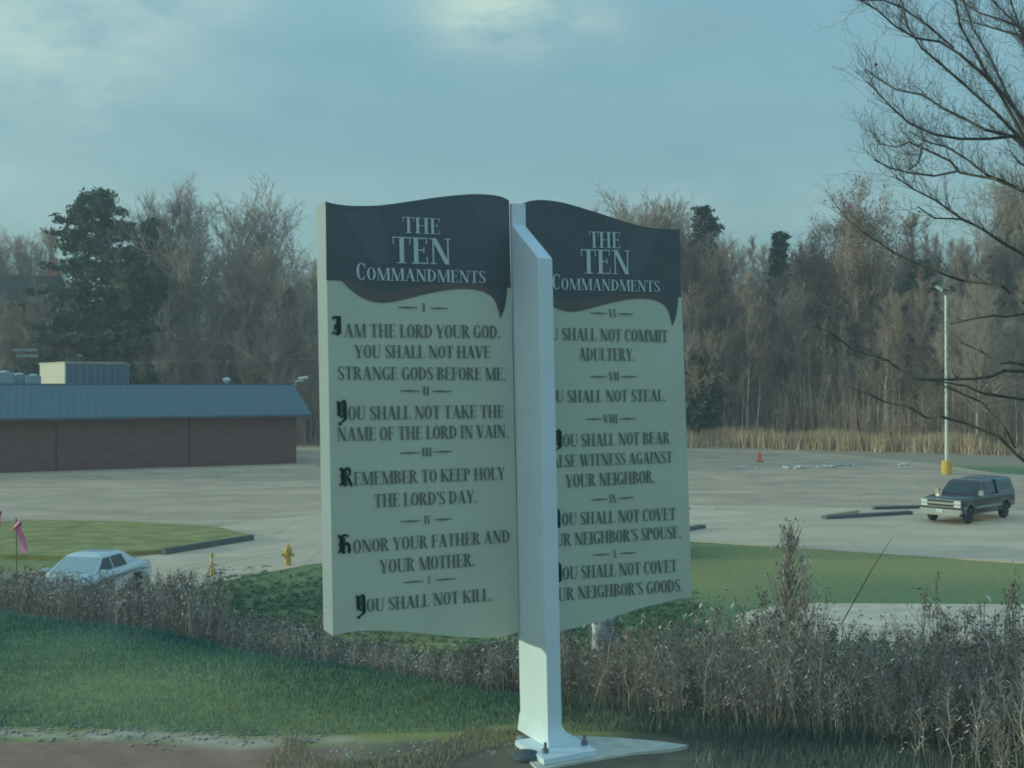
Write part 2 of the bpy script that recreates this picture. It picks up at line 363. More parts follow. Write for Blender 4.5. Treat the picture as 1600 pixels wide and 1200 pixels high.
    G['W'] = (.96, [diag(.28, 0, .12, 1, .14), diag(.30, 0, .48, 1, .045), diag(.62, 0, .46, 1, .14), diag(.64, 0, .85, 1, .045), ser(.12, .12, 1 - TN), ser(.47, .12, 1 - TN), ser(.85, .045, 1 - TN)])
    G['X'] = (.62, [diag(.50, 0, .12, 1, .15), diag(.10, 0, .50, 1, .045), ser(.12, .12, 1 - TN), ser(.5, .05, 1 - TN), ser(.5, .12, 0), ser(.1, .05, 0)])
    G['Y'] = (.62, [rect(.24, 0, .24 + TH, .45), diag(.305, .42, .11, 1, .14), diag(.33, .42, .53, 1, .045), ser(.305, TH, 0), ser(.11, .12, 1 - TN), ser(.53, .045, 1 - TN)])
    G['A'] = (.66, [diag(.10, 0, .32, 1, .045), diag(.53, 0, .32, 1, .15), rect(.17, .3, .46, .3 + TN), ser(.10, .045, 0), ser(.53, .12, 0)])
    G['.'] = (.22, [rect(.06, 0, .17, .12)])
    G["'"] = (.18, [[(.05, .98), (.15, .98), (.11, .68), (.08, .68)]])
    G[' '] = (.24, [])
    # blackletter capitals, wider and taller, with broken strokes and lozenges
    loz = lambda x, y, s=.1: [(x - s, y), (x, y - s), (x + s, y), (x, y + s)]
    st = lambda x, y0, y1, w=.17, k_=1.3: [(x - w * k_ / 2, y0), (x + w * k_ / 2, y0 + .06), (x + w * k_ / 2, y1), (x - w * k_ / 2, y1 - .06)]
    G['bI'] = (.62, [st(.40, .12, 1.0, .2), loz(.12, .93, .1), [(.05, .93), (.2, 1.02), (.55, .98), (.5, .88), (.2, .9)], loz(.2, .5, .09), st(.2, .3, .62, .07), [(.02, .08), (.12, .2), (.3, .02), (.5, .12), (.46, .22), (.3, .14), (.12, .28), (.0, .18)]])
    G['bY'] = (.70, [st(.16, .25, .95, .17), st(.55, .0, .98, .17), st(.36, .3, .9, .05), loz(.08, .95, .1), loz(.5, 1.0, .1), loz(.14, .6, .12), [(.1, .3), (.3, .16), (.56, .3), (.56, .4), (.3, .26), (.16, .4)], [(.1, -.2), (.3, -.12), (.56, .02), (.62, .1), (.5, .12), (.24, -.06), (.06, -.1)], [(.2, .93), (.34, 1.02), (.45, .93), (.34, .86)], loz(.38, .55, .08), loz(.2, -.16, .09)])
    G['bR'] = (.78, [st(.22, .1, .98, .18), st(.40, .15, .95, .05), loz(.1, .95, .1), [(.2, .92), (.5, 1.04), (.68, .9), (.66, .62), (.45, .52), (.45, .6), (.54, .66), (.54, .84), (.4, .92)], [(.42, .52), (.58, .5), (.7, .2), (.78, .08), (.62, .0), (.52, .2), (.46, .4)], [(.0, .02), (.14, .16), (.3, .0), (.46, .1), (.44, .2), (.3, .12), (.12, .26), (-.02, .14)], loz(.14, .55, .1)])
    G['bH'] = (.80, [st(.2, .1, 1.0, .18), st(.36, .2, .9, .05), loz(.08, .95, .1), [(.2, .98), (.36, 1.06), (.62, .96), (.56, .88), (.36, .94)], [(.3, .52), (.48, .64), (.66, .54), (.7, .2), (.62, .0), (.5, .08), (.54, .3), (.5, .48), (.34, .44)], [(.0, .02), (.12, .16), (.3, .0), (.4, .08), (.36, .18), (.26, .14), (.1, .26), (-.02, .12)], loz(.12, .52, .1)])
    return G
GL = glyphs()

# ------------------------------------------------------------------ the sign
AL = R(26.0); UX, UY = math.cos(AL), math.sin(AL); NX, NY = UY, -UX       # along the pages, and out of their front
P0X, P0Y = .053, 6.43
SZ = 4.0
def loc(u, z, o=0.): return Vector((P0X + UX * u + NX * o, P0Y + UY * u + NY * o, z))
def on(px, py, o=0.):                       # pixel -> (u, z) on the plane o in front of the pages
    d = pxdir(px, py); qx, qy = P0X + NX * o, P0Y + NY * o
    t = (qx * NX + qy * NY) / (d.x * NX + d.y * NY)
    return ((d.x * t - qx) * UX + (d.y * t - qy) * UY, EYE + d.z * t)
sign = empty('book_sign', (P0X, P0Y, SZ))
tag(sign, 'large white open-book sign with two cream lettered pages on a thick white post', 'sign')
SOFF = (P0X, P0Y, SZ)
def poly_px(pts, o): return [loc(*on(x, y), o) for x, y in pts]
def flat(mb, pts2, o, mi=0):
    pts = [loc(u, z, o) for u, z in pts2]; mb.add(pts, tessellate_polygon([pts]), mi)

def text_line(mb, text, a, b, cap_px, lean=.025):
    (u0, z0), (u1, z1) = on(*a), on(*b); (_, zc) = on(a[0], a[1] - cap_px); H = zc - z0
    tot = sum(GL[c][0] for c in text) - .03; x = 0; du, dz = (u1 - u0), (z1 - z0)
    for c in text:
        w, sh = GL[c]
        for s in sh:
            pts = []
            for (gx, gy) in s:
                k = (x + gx) / tot; pts.append((u0 + du * k - lean * gy * H, z0 + dz * k + gy * H))
            text_line.k += 1
            flat(mb, pts, .0075 + .00012 * (text_line.k % 9))
        x += w
text_line.k = 0
def rule(mb, a, b, th=2.6):
    (u0, z0), (u1, z1) = on(*a), on(*b); h = th / F * 6.4 / 2
    flat(mb, [(u0, z0 - h * .4), (u0 + (u1 - u0) * .5, z0 + (z1 - z0) * .5 - h), (u1, z1 - h * .4), (u1, z1 + h * .4), (u0 + (u1 - u0) * .5, z0 + (z1 - z0) * .5 + h), (u0, z0 + h * .4)], .0078)

LT = [(508.5, 314.5), (518, 317.5), (530, 319.6), (545, 321.2), (560, 321.7), (575, 321.6), (590, 321), (605, 319.5), (620, 317.5), (635, 315.3), (650, 313), (680, 308.5), (710, 305), (740, 303), (755, 303.3), (770, 304.6), (780, 306.4), (788, 309), (795, 313)]
LB = [(811.5, 986.5), (800, 991.5), (785, 994.8), (768, 996.3), (750, 996.5), (732, 996), (715, 994.8), (698, 993.4), (680, 991.6), (662, 989.8), (645, 987.8), (628, 986.6), (610, 985.7), (592, 985.2), (575, 985.3), (557, 986.4), (540, 988.5), (520.5, 993.7)]
RT = [(819, 317), (824, 315), (830, 313.5), (842, 312), (858, 313), (868, 314.4), (880, 316.5), (900, 322), (915, 326.5), (930, 331), (945, 336), (960, 341), (975, 345.8), (990, 350), (1002, 353), (1015, 355.5), (1027, 357), (1040, 358), (1061.5, 358)]
RB = [(1081.5, 933.3), (1063, 935), (1047, 938.6), (1030, 943), (1013, 947.2), (997, 951.6), (980, 957), (963, 963), (946, 968.2), (930, 973), (913, 977.6), (897, 981.6), (887, 983.8), (877, 985.6), (860, 987), (846, 985), (836, 980)]
HB = [(797.6, 448.6), (792, 449.5), (791.6, 460), (789.5, 475), (786, 488), (781.3, 498), (780, 490), (777.5, 481), (774.5, 472), (770, 465), (764, 460), (756, 456), (746, 453), (734, 451.4), (722, 451), (707, 452), (692, 454), (677, 456.8), (662, 460), (650, 463), (638, 466), (626, 469), (614, 471.4), (605, 472.6), (596, 473), (587, 472), (578, 469.6), (570, 466.8), (563, 463), (555, 458), (548, 452.5), (541, 446), (534.5, 439), (522, 437.8), (510, 437.5)]
CU_IN = [(534.5, 439), (541, 436), (550, 439), (560, 444), (570, 449), (580, 452.5), (592, 455), (605, 455.5), (625, 453), (640, 450.5), (660, 447), (680, 444.5), (695, 443), (710, 442.4), (725, 442.2), (740, 442.8), (752, 445), (762, 450), (770, 457), (777, 468), (780.5, 481)]
def make_page(outline, front_o=0., depth=.17):
    fr = poly_px(outline, front_o); bk = [p - Vector((NX, NY, 0)) * depth for p in fr]
    mb = MB(); mb.prism(fr, bk, 0, 1); return mb
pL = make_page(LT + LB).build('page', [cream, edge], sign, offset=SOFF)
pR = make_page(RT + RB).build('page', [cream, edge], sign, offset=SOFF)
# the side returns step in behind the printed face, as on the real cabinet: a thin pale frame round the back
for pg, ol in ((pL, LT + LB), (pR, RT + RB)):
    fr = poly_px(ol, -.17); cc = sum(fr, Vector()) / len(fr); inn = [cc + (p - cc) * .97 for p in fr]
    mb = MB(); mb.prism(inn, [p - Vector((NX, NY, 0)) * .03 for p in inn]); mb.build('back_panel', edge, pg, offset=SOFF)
def on_shift(pts, du, dz): return [(u + du, z + dz) for u, z in (on(x, y) for x, y in pts)]
ta, tb = on(781.3, 498), on(1050, 509.5); DU, DZ = tb[0] - ta[0], tb[1] - ta[1]
def banner(page, topline, du, dz, left, right):
    mb = MB(); low = on_shift(HB, du, dz); t = [on(x, y) for x, y in topline]
    low = [p for p in low if p[0] < t[-1][0] - .001 and p[0] > t[0][0] + .001]
    lean = .022
    t = [(u, z - .001) for u, z in t]
    flat(mb, t + [(t[-1][0] + .012, low[0][1])] + low + [(t[0][0] + .004, low[-1][1])], .003)
    hb = mb.build('header_banner', slate, page, offset=SOFF)
    mb = MB(); cu = on_shift(CU_IN, du, dz) + on_shift([(780.8, 492), (781.3, 497.5)] + HB[6:33][0:], du, dz)
    cu = [p for p in cu if p[0] > t[0][0] + .01]
    flat(mb, cu, .0045); mb.build('banner_curl', browncurl, page, offset=SOFF)
    return hb
banner(pL, LT, 0, 0, 0, 0); banner(pR, RT, DU, DZ, 0, 0)
# pale diagonal reflections painted onto the banner as lighter shapes
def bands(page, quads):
    for qd in quads: mb = MB(); flat(mb, [on(x, y) for x, y in qd], .0038); mb.build('banner_reflection', slate2, page, offset=SOFF)
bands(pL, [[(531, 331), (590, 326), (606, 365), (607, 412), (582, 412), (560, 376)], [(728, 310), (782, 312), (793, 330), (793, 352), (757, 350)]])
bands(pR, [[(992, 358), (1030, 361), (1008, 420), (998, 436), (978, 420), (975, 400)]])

def lettering(page, lines, name, m):
    mb = MB()
    for l in lines: text_line(mb, *l)
    return mb.build(name, m, page, offset=SOFF, fix=False)
lettering(pL, [('THE', (628, 364), (687, 366.5), 25), ('TEN', (612, 411), (704, 413.5), 41), ('C', (555.5, 437), (571, 437.4), 26), ('OMMANDMENTS', (572, 437.5), (758, 442.5), 19.5)], 'title_lettering', titlewhite)
lettering(pR, [('THE', (919, 387), (968.5, 388), 25), ('TEN', (906, 427.5), (983.5, 428.7), 38), ('C', (861.6, 452), (874.5, 452.4), 24), ('OMMANDMENTS', (875.5, 452.6), (1029.6, 456.2), 18)], 'title_lettering', titlewhite)
def commandment(page, drop, lines, num, numy, rules):
    d, x0, x1, yb, yt = drop
    mb = MB()
    text_line(mb, [d], (x0, yb), (x1, yb - .05 * (x1 - x0)), yb - yt); mb.build('drop_capital', inkgreen, page, offset=SOFF, fix=False)
    lettering(page, lines, 'commandment_lettering', ink)
    mb = MB(); (a0, a1, b0, b1) = rules; (ya, yb2) = numy
    sl_ = (yb2 - ya) / (b1 - a0); yy = lambda x: ya + sl_ * (x - a0)
    rule(mb, (a0, yy(a0)), (a1, yy(a1))); rule(mb, (b0, yy(b0)), (b1, yy(b1)))
    wn = {1: 5, 2: 11, 3: 16, 4: 22}[len(num)]; cx = (a1 + b0) / 2
    text_line(mb, num, (cx - wn / 2, yy(cx) + 6), (cx + wn / 2, yy(cx) + 6), 13)
    mb.build('numeral_rule', ink, page, offset=SOFF, fix=False)
commandment(pL, ('bI', 518, 534.5, 526, 494.5), [('AM THE LORD YOUR GOD.', (537, 526.8), (780.5, 528.4), 21), ('YOU SHALL NOT HAVE', (553.4, 559), (765.5, 559.6), 20), ('STRANGE GODS BEFORE ME.', (527, 593), (789.5, 593.8), 20.5)], 'I', (480, 482), (621, 652, 671, 700))
commandment(pL, ('bY', 526, 541.7, 658, 627), [('OU SHALL NOT TAKE THE', (543, 656), (786.7, 652.5), 21), ('NAME OF THE LORD IN VAIN.', (526, 689), (793.7, 683.2), 21)], 'II', (610.5, 611.5), (623.6, 656, 674, 705))
commandment(pL, ('bR', 530, 550.5, 761, 731), [('EMEMBER TO KEEP HOLY', (552, 758), (788.5, 748.8), 20.5), ("THE LORD'S DAY.", (584, 792.5), (745, 785), 20.5)], 'III', (708, 705), (624, 655.5, 677, 706))
commandment(pL, ('bH', 528, 550, 866, 836), [('ONOR YOUR FATHER AND', (551, 864), (795.5, 846.8), 20.5), ('YOUR MOTHER.', (592.5, 895.8), (741, 884), 21)], 'IV', (815, 810.5), (625, 657, 678, 706))
commandment(pL, ('bY', 556, 571, 960, 930), [('OU SHALL NOT KILL.', (571.8, 956), (768, 937.8), 20)], 'V', (910, 903.8), (629, 661, 680, 711))
commandment(pR, ('bY', 831, 846, 536, 503), [('OU SHALL NOT COMMIT', (848, 531), (1042.5, 534.4), 19.5), ('ADULTERY.', (903.6, 563), (991.5, 563.6), 19.5)], 'VI', (489, 491), (921, 947.5, 964, 989))
commandment(pR, ('bY', 838, 854, 632, 600), [('OU SHALL NOT STEAL.', (856, 629), (1039.5, 626.5), 19)], 'VII', (588.5, 588.5), (921, 948, 969, 994.5))
commandment(pR, ('bY', 861, 877.5, 701, 673), [('OU SHALL NOT BEAR', (879, 698), (1045.7, 693), 19.5), ('FALSE WITNESS AGAINST', (851, 730.6), (1049.5, 722.7), 19), ('YOUR NEIGHBOR.', (883, 761.7), (1022.7, 754), 20)], 'VIII', (655, 654), (914, 940, 966, 991.7))
commandment(pR, ('bY', 858, 875, 826, 797), [('OU SHALL NOT COVET', (877, 821), (1055, 811.7), 19.5), ("YOUR NEIGHBOR'S SPOUSE.", (843, 855.5), (1063, 840), 20)], 'IX', (781, 776.7), (922.7, 949, 965, 991))
commandment(pR, ('bY', 861, 877, 910, 881), [('OU SHALL NOT COVET', (878, 905.7), (1057, 893), 20), ("YOUR NEIGHBOR'S GOODS.", (846, 940.5), (1066, 923), 20)], 'X', (867, 863), (925, 952, 968, 993))

# post: a deep box between the pages, its top front corner cut away, standing on a bolted plate
def solve_depth(px_back, px_front, py):
    u = on(px_back, py)[0]
    lo_, hi_ = 0., 1.
    for _ in range(40):
        m_ = (lo_ + hi_) / 2
        if on(px_front, py, m_)[0] > u: lo_ = m_
        else: hi_ = m_
    return lo_
PD = .5 * (solve_depth(800, 838, 404) + solve_depth(814.5, 858.5, 1100))
def front_w(pxa, pxb, py): return on(pxb, py, PD)[0] - on(pxa, py, PD)[0]
PW = .5 * (front_w(838, 860, 404) + front_w(858.5, 881.5, 1100))
ub, ut = on(814.5, 1100)[0], on(798.5, 330)[0]; zb_, zt_ = on(814.5, 1100)[1], on(798.5, 330)[1]
ku = (ut - ub) / (zt_ - zb_)
PU = lambda z: ub + ku * (z - zb_)
z_top = on(808, 318)[1]; z_ch = on(819, 354)[1]; z_fr = on(849, 403, PD)[1]
plate_z = SZ + .085
prof = [(-.02, plate_z), (PD, plate_z), (PD, z_fr), (.012, z_ch), (.012, z_top), (-.02, z_top)]
mb = MB()
A_ = [loc(PU(z), z, o) for o, z in prof]; B_ = [loc(PU(z) + PW, z, o) for o, z in prof]
mb.prism(A_, B_); post = mb.build('post', white, sign, offset=SOFF)
mod = post.modifiers.new('edge_round', 'BEVEL'); mod.width = .006; mod.segments = 2; mod.limit_method = 'ANGLE'
# base plate with a low welded collar
pa, pb_, pc = at(805, 1157, plate_z - .02), at(850, 1187, plate_z - .02), at(933, 1172, plate_z - .02); pd = pa + (pc - pb_)
mb = MB(); tp = [pa, pb_, pc, pd]; mb.prism(tp, [p - Vector((0, 0, .028)) for p in tp]); 
zt = plate_z + .075; c0 = [loc(PU(zt) - .002, zt, -.02), loc(PU(zt) - .002, zt, PD + .002), loc(PU(zt) + PW + .002, zt, PD + .002), loc(PU(zt) + PW + .002, zt, -.02)]
zz = plate_z - .019; c1 = [loc(PU(zz) - .014, zz, -.025), loc(PU(zz) - .012, zz, PD + .025), loc(PU(zz) + PW + .05, zz, PD + .025), loc(PU(zz) + PW + .05, zz, -.025)]
mb.prism(c0, c1); mb.build('base_plate', white, sign, offset=SOFF)
for bx, by in ((852, 1176), (913, 1164)):
    b0 = at(bx, by, plate_z - .02); mb = MB(); mb.lathe([(.018, 0), (.018, .02), (.009, .021), (.009, .05), (.007, .054)], (0, 0, 0), 6)
    o = mb.build('anchor_bolt', bolt, sign); o.location = b0 - Vector(SOFF)
# concrete footing
mb = MB(); ft = [at(x, y, SZ + .035) for x, y in [(806, 1149), (850, 1147), (890, 1149), (960, 1152), (1030, 1158), (1076, 1164), (1050, 1170), (990, 1176), (930, 1186), (880, 1194), (842, 1203), (828, 1190), (812, 1170)]]
mb.prism(ft, [p - Vector((0, 0, .3)) for p in ft]); f_ = mb.build('footing', concrete)
tag(f_, 'pale concrete slab under the white sign post', 'slab')

# ------------------------------------------------------------------ lawn blades, stones, rocks near the road edge
grass_m = mat('grass_blades', (1, 1, 1), .8, attr='tint')
def blades(name, n, region, hmin, hmax, w, base, tip, label, wide=1.0):
    X, Y = region(n); Z = ground_h(X, Y); n = len(X)
    h = rng.uniform(hmin, hmax, n) * (1 + .35 * fnoise(X, Y, 2.0, 11)); a = rng.uniform(0, 6.28, n); l = rng.uniform(.1, .7, n) * h; b = rng.uniform(0, 6.28, n)
    VV = np.zeros((n, 3, 3)); VV[:, 0] = np.stack([X - np.cos(a) * w, Y - np.sin(a) * w, Z - .01], 1); VV[:, 1] = np.stack([X + np.cos(a) * w, Y + np.sin(a) * w, Z - .01], 1)
    VV[:, 2] = np.stack([X + np.cos(b) * l, Y + np.sin(b) * l, Z + h], 1)
    t = (np.clip(.5 + .75 * fnoise(X, Y, 1.3, 13) + .5 * fnoise(X, Y, 3.4, 14) + rng.normal(0, .2, n), 0, 1))[:, None]
    c = np.array(base) * (1 - t) + np.array(tip) * t; CC = np.repeat(c[:, None], 3, 1)
    o = tri_mesh(name, VV.reshape(-1, 3), np.arange(3 * n).reshape(-1, 3), grass_m, cols=CC.reshape(-1, 3)); return tag(o, label, 'grass', kind='stuff')
def left_lawn(n):
    X = rng.uniform(-6.2, .5, n * 2); Y = rng.uniform(5.9, 11.2, n * 2); w = (Y - 7.35 + .55 * X) / 1.14
    ey = 6.56 + (-1.2 - X) * .07 + .05 * fnoise(X, Y, 5, 7)
    k = (w < .35 + .2 * fnoise(X, Y, 1.5, 6)) & (Y > ey + .03) & ~((X > -.15) & (Y < 6.75)) & ((X < -.9) | (Y > 6.62 + .05 * fnoise(X, Y, 4, 3))); return X[k][:n], Y[k][:n]
blades('lawn_grass', 90000, left_lawn, .018, .045, .0034, (.085, .175, .15), (.31, .39, .27), 'short green lawn grass sloping up beside the sign post')
def right_verge(n):
    X = rng.uniform(.1, 4.5, n); Y = rng.uniform(5.2, 9.5, n); w = (Y - 7.35 + .55 * X) / 1.14
    k = (w < 1.6) & (w > -1.3) & ~((X > .0) & (X < .95) & (Y < 6.55)) & (fnoise(X, Y, 3, 21) > -.5); return X[k], Y[k]
blades('verge_grass', 60000, right_verge, .03, .11, .003, (.17, .19, .15), (.36, .33, .25), 'thin grey green and straw grass on soil right of the sign post')
def straw_edge(n):
    X = rng.uniform(-1.3, .12, n); Y = rng.uniform(5.9, 6.72, n); k = (fnoise(X, Y, 5, 31) > -.1) & (Y < 6.62 + .05 * fnoise(X, Y, 4, 3)); return X[k], Y[k]
blades('straw', 9000, straw_edge, .01, .05, .004, (.20, .16, .10), (.42, .36, .24), 'dry pale straw along the road edge by the sign')

def stone(r, seed):
    rr = np.random.default_rng(seed); bm = bmesh.new(); bmesh.ops.create_icosphere(bm, subdivisions=1, radius=r)
    v = np.array([q.co for q in bm.verts]) * (1 + rr.normal(0, .16, (len(bm.verts), 1))) * np.array((1.2, 1, .55)); f = np.array([[q.index for q in p.verts] for p in bm.faces]); bm.free(); return v, f
protos = []
for k in range(5):
    v, f = stone(.022, k); v = v * np.array((1.3, 1.2, .6)); protos.append((v, f, np.ones((len(v), 3)) * (.26 + .05 * k) * np.array((1.06, 1, .9))))
pos = []
while len(pos) < 420:
    x = rnd.uniform(-3.6, -1.05); t = rnd.gauss(0, .07); y = 6.53 + (-1.2 - x) * .07 + t + .05 * float(fnoise(x, 0, 5, 7)) + .03 * math.sin(7 * x)
    pos.append((x, y, gh(x, y) + .005))
for k in range(150):
    x = rnd.uniform(-1.0, 0.1); y = rnd.uniform(6.1, 6.45); pos.append((x, y, gh(x, y)))
n = len(pos); sc = np.array([rnd.choice((.2, .25, .3, .4, .55)) for _ in range(n)])
VV, FF, CC = scatter(protos, pos, rng.uniform(0, 6, n), sc, sc * .8, np.zeros((n, 2)), rng.integers(0, 5, n))
tag(tri_mesh('gravel', VV, FF, mat('pale_stone', (1, 1, 1), .9, noise=.15, scale=30, attr='tint'), cols=CC), 'broken pale gravel band between the lawn and the brown dirt', 'gravel', kind='stuff')
def rock(px, py, r, label, c=(.10, .11, .13)):
    v, f = stone(r, int(px)); o = tri_mesh('rock', v, f, mat('dark_rock' if c[0] < .15 else 'pale_rock', c, .9, noise=.25, scale=9, bump=.5)); p = at(px, py, SZ); o.location = (p.x, p.y, gh(p.x, p.y) + r * .2)
    m_ = o.modifiers.new('sub', 'SUBSURF'); m_.levels = m_.render_levels = 2
    tag(o, label, 'rock', None); return o
rock(822, 1194, .085, 'dark blue grey rock at the front corner of the concrete slab')

# ------------------------------------------------------------------ dead weeds on the bank
weed_m = mat('dead_weed', (1, 1, 1), .85, attr='tint')
def weed_proto(seed, bushy, pale, thin=1.0, heads=True):
    r = random.Random(seed); vs = []; fs = []; cs = []
    def tri(a, b, c, col): k = len(vs); vs.extend((a, b, c)); fs.append((k, k + 1, k + 2)); cs.extend((col,) * 3)
    def rib(a, b, w0, w1, col):
        a, b = Vector(a), Vector(b); d = (b - a).normalized()
        for s in (d.cross(Vector((1, .3, .1))).normalized(), d.cross(Vector((-.3, 1, .1))).normalized()):
            tri(a - s * w0, a + s * w0, b + s * w1, col); tri(a - s * w0, b + s * w1, b - s * w1, col)
    sk = r.uniform(.30, .58); stem = tuple(sk * k for k in (1.08, .92, .76)); hc = [tuple(p * r.uniform(.55, 1.1) for _ in (0,)) for p in ()]
    def fluff(p, s, n):
        for _ in range(n):
            q = p + Vector((r.gauss(0, s), r.gauss(0, s), r.gauss(0, s * 1.5))); e = s * r.uniform(.45, 1.0)
            a = Vector((r.uniform(-1, 1), r.uniform(-1, 1), r.uniform(-1, 1))).normalized() * e; b = Vector((r.uniform(-1, 1), r.uniform(-1, 1), r.uniform(-1, 1))).normalized() * e
            k = min(.8, 1.08 * pale * r.uniform(.5, 1.2)); tri(q - a, q + a, q + b, (k, k * .93, k * .85))
    x = y = 0.; prev = Vector((0, 0, -.05)); n = 5; pts = [prev]
    for i in range(n):
        prev = Vector((prev.x + r.gauss(0, .02), prev.y + r.gauss(0, .02), (i + 1) / n)); pts.append(prev)
    for i in range(n): rib(pts[i], pts[i + 1], .0055 * thin * (1 - i / n * .6), .0055 * thin * (1 - (i + 1) / n * .6), stem)
    for k in range(bushy):
        t = r.uniform(.25, .98); i = min(int(t * n), n - 1); p = pts[i].lerp(pts[i + 1], t * n - i); a = r.uniform(0, 6.28); l = r.uniform(.06, .20) * (1.25 - t)
        e = p + Vector((math.cos(a) * l, math.sin(a) * l, l * r.uniform(1.0, 2.2))); rib(p, e, .0028 * thin, .0015 * thin, stem)
        if heads and t > .45: fluff(e, .014, 4)
        elif r.random() < .8:   # a withered leaf
            d = Vector((math.cos(a + .5), math.sin(a + .5), -.8)) * .05; tri(e, e + d, e + d * .4 + Vector((.012, .012, 0)), tuple(c * 1.3 for c in stem))
    if heads: fluff(pts[-1] - Vector((0, 0, .05)), .02, 14)
    return np.array([tuple(v) for v in vs]), np.array(fs), np.array(cs)
wp = [weed_proto(i, 14 + 2 * i, (.36, .20, .24, .17, .28, .15)[i]) for i in range(6)] + [weed_proto(20 + i, 10, .2, heads=False) for i in range(4)] + [weed_proto(40 + i, 20, .12 + .04 * i, 1.1) for i in range(3)]
TOPX = [-300, 0, 60, 200, 240, 330, 345, 490, 520, 700, 860, 900, 1060, 1100, 1180, 1200, 1240, 1285, 1400, 1440, 1500, 1570, 1600, 1900]
TOPY = [880, 878, 890, 902, 893, 890, 955, 968, 992, 1012, 990, 975, 955, 950, 935, 930, 930, 985, 990, 980, 955, 925, 908, 900]
pos = []; szs = []; sxs = []; pk = []
tries = 0
while len(pos) < 5200 and tries < 90000:
    tries += 1
    y = 5.4 + 15 * rnd.random() ** 1.5; x = rnd.uniform(-.47 * y - .6, .5 * y + 1); w = (y - 7.35 + .55 * x) / 1.14
    w0 = float(np.interp(x, [-.3, .35, .7], [.38, .5, -.15]))
    if w < w0 + .22 * float(fnoise(x, y, 1.2, 17)) or w > 10: continue
    if -.1 < x < 1.0 and y < 6.75: continue
    if rnd.random() > (1.0 if w < 5 else .5): continue
    z = gh(x, y); px = 800 + x / y * F
    if 340 < px < 490 and w > 5: continue
    ty = np.interp(px, TOPX, TOPY) + abs(rnd.gauss(0, 44 if px > 880 else 16)) + (18 if px > 880 else 0) * float(fnoise(x, y, 2.4, 51)); ztop = EYE + (600 - ty) / F * y; h = min(rnd.uniform(.55, 1.55), ztop - z)
    if w < 1.0: h = min(h, rnd.uniform(.15, .6) + .4 * max(w, 0))
    if h < .12: continue
    pos.append((x, y, z)); szs.append(h); sxs.append(.42 + .42 * h)
    right = px > 880
    pk.append(rnd.choice((0, 1, 2, 3, 4, 5, 6, 7, 8, 10, 11) if right else (6, 7, 8, 9, 3, 5, 10, 11, 1)))
n = len(pos); ln = rng.normal(0, .12, (n, 2))
VV, FF, CC = scatter(wp, pos, rng.uniform(0, 6.28, n), np.array(sxs), np.array(szs), ln, pk)
tv = np.repeat(rng.uniform(.65, 1.25, n), [len(wp[k][0]) for k in pk])[:, None]
tag(tri_mesh('dead_weeds', VV, FF, weed_m, cols=CC * tv), 'tangle of dead brown weeds with pale seed heads on the bank behind the sign', 'weeds', kind='stuff')
def tall_weed(px, pyt, d, seed, label, pale=.34, bushy=60, wide=.9):
    v, f, c = weed_proto(seed, bushy, pale, 1.6); x = (px - 800) / F * d; z = gh(x, d); h = EYE + (600 - pyt) / F * d - z
    o = tri_mesh('tall_weed', v * np.array((wide * h * .55, wide * h * .55, h)), f, weed_m, cols=c); o.location = (x, d, z); tag(o, label, 'weed', 'tall weeds above the tangle')
tall_weed(1232, 832, 10.5, 301, 'tallest pale seed-headed weed spire right of the sign', .4, 210, 1.15)
tall_weed(1268, 868, 10.3, 302, 'second pale weed spire beside the tallest one', .4, 120, .9)
tall_weed(1440, 925, 9.0, 303, 'grey seed-headed weed standing before the tan footpath', .34, 50, .6)
tall_weed(1474, 890, 11.0, 304, 'thin weed stalk against the green grass below the pickup', .3, 20, .6)
tall_weed(1585, 905, 9.5, 305, 'bushy grey weed near the right edge of the footpath', .3, 70, .9)
mb = MB(); a = atd(1337, 935, 10.6); b = atd(1362, 890, 10.7); c = atd(1393, 841, 10.8); a0 = a + (a - b) * ((a.z - gh(a.x - .3, a.y)) / (b.z - a.z) + .05)
mb.tube([a0, a, b, c], [.006, .005, .004, .002], 5); tag(mb.build('dead_stalk', mat('dark_stalk', (.05, .045, .035), .8)), 'thin dark leaning stalk in front of the grass below the pickup', 'stalk')

# low green plants on the bank by the hydrant
r_ = np.random.default_rng(5); pos = []
while len(pos) < 2600:
    py = r_.uniform(886, 985); px = r_.uniform(325, 1100); d = 10800 / (py - 600) * r_.uniform(.9, 1.02)
    if px > 520 and py < 925: continue
    x = (px - 800) / F * d; pos.append((x, d, gh(x, d)))
def leafy(seed):
    q = np.random.default_rng(seed); m_ = 26; c = q.normal(0, .13, (m_, 3)) * np.array((1, 1, .55)) + np.array((0, 0, .16)); a = q.normal(0, .05, (m_, 3)); b = q.normal(0, .05, (m_, 3))
    VV = np.stack([c - a, c + a, c + b], 1).reshape(-1, 3); cc = np.repeat(np.array((.135, .18, .10)) * q.uniform(.6, 1.6, (m_, 1)), 3, 0); return VV, np.arange(3 * m_).reshape(-1, 3), cc
lp = [leafy(k) for k in range(5)]; n = len(pos); s_ = r_.uniform(.25, .55, n)
VV, FF, CC = scatter(lp, pos, r_.uniform(0, 6, n), s_, s_ * .6, np.zeros((n, 2)), r_.integers(0, 5, n))
tag(tri_mesh('ground_ivy', VV, FF, weed_m, cols=CC), 'low dark green plants on the bank in front of the yellow hydrant', 'plants', kind='stuff')

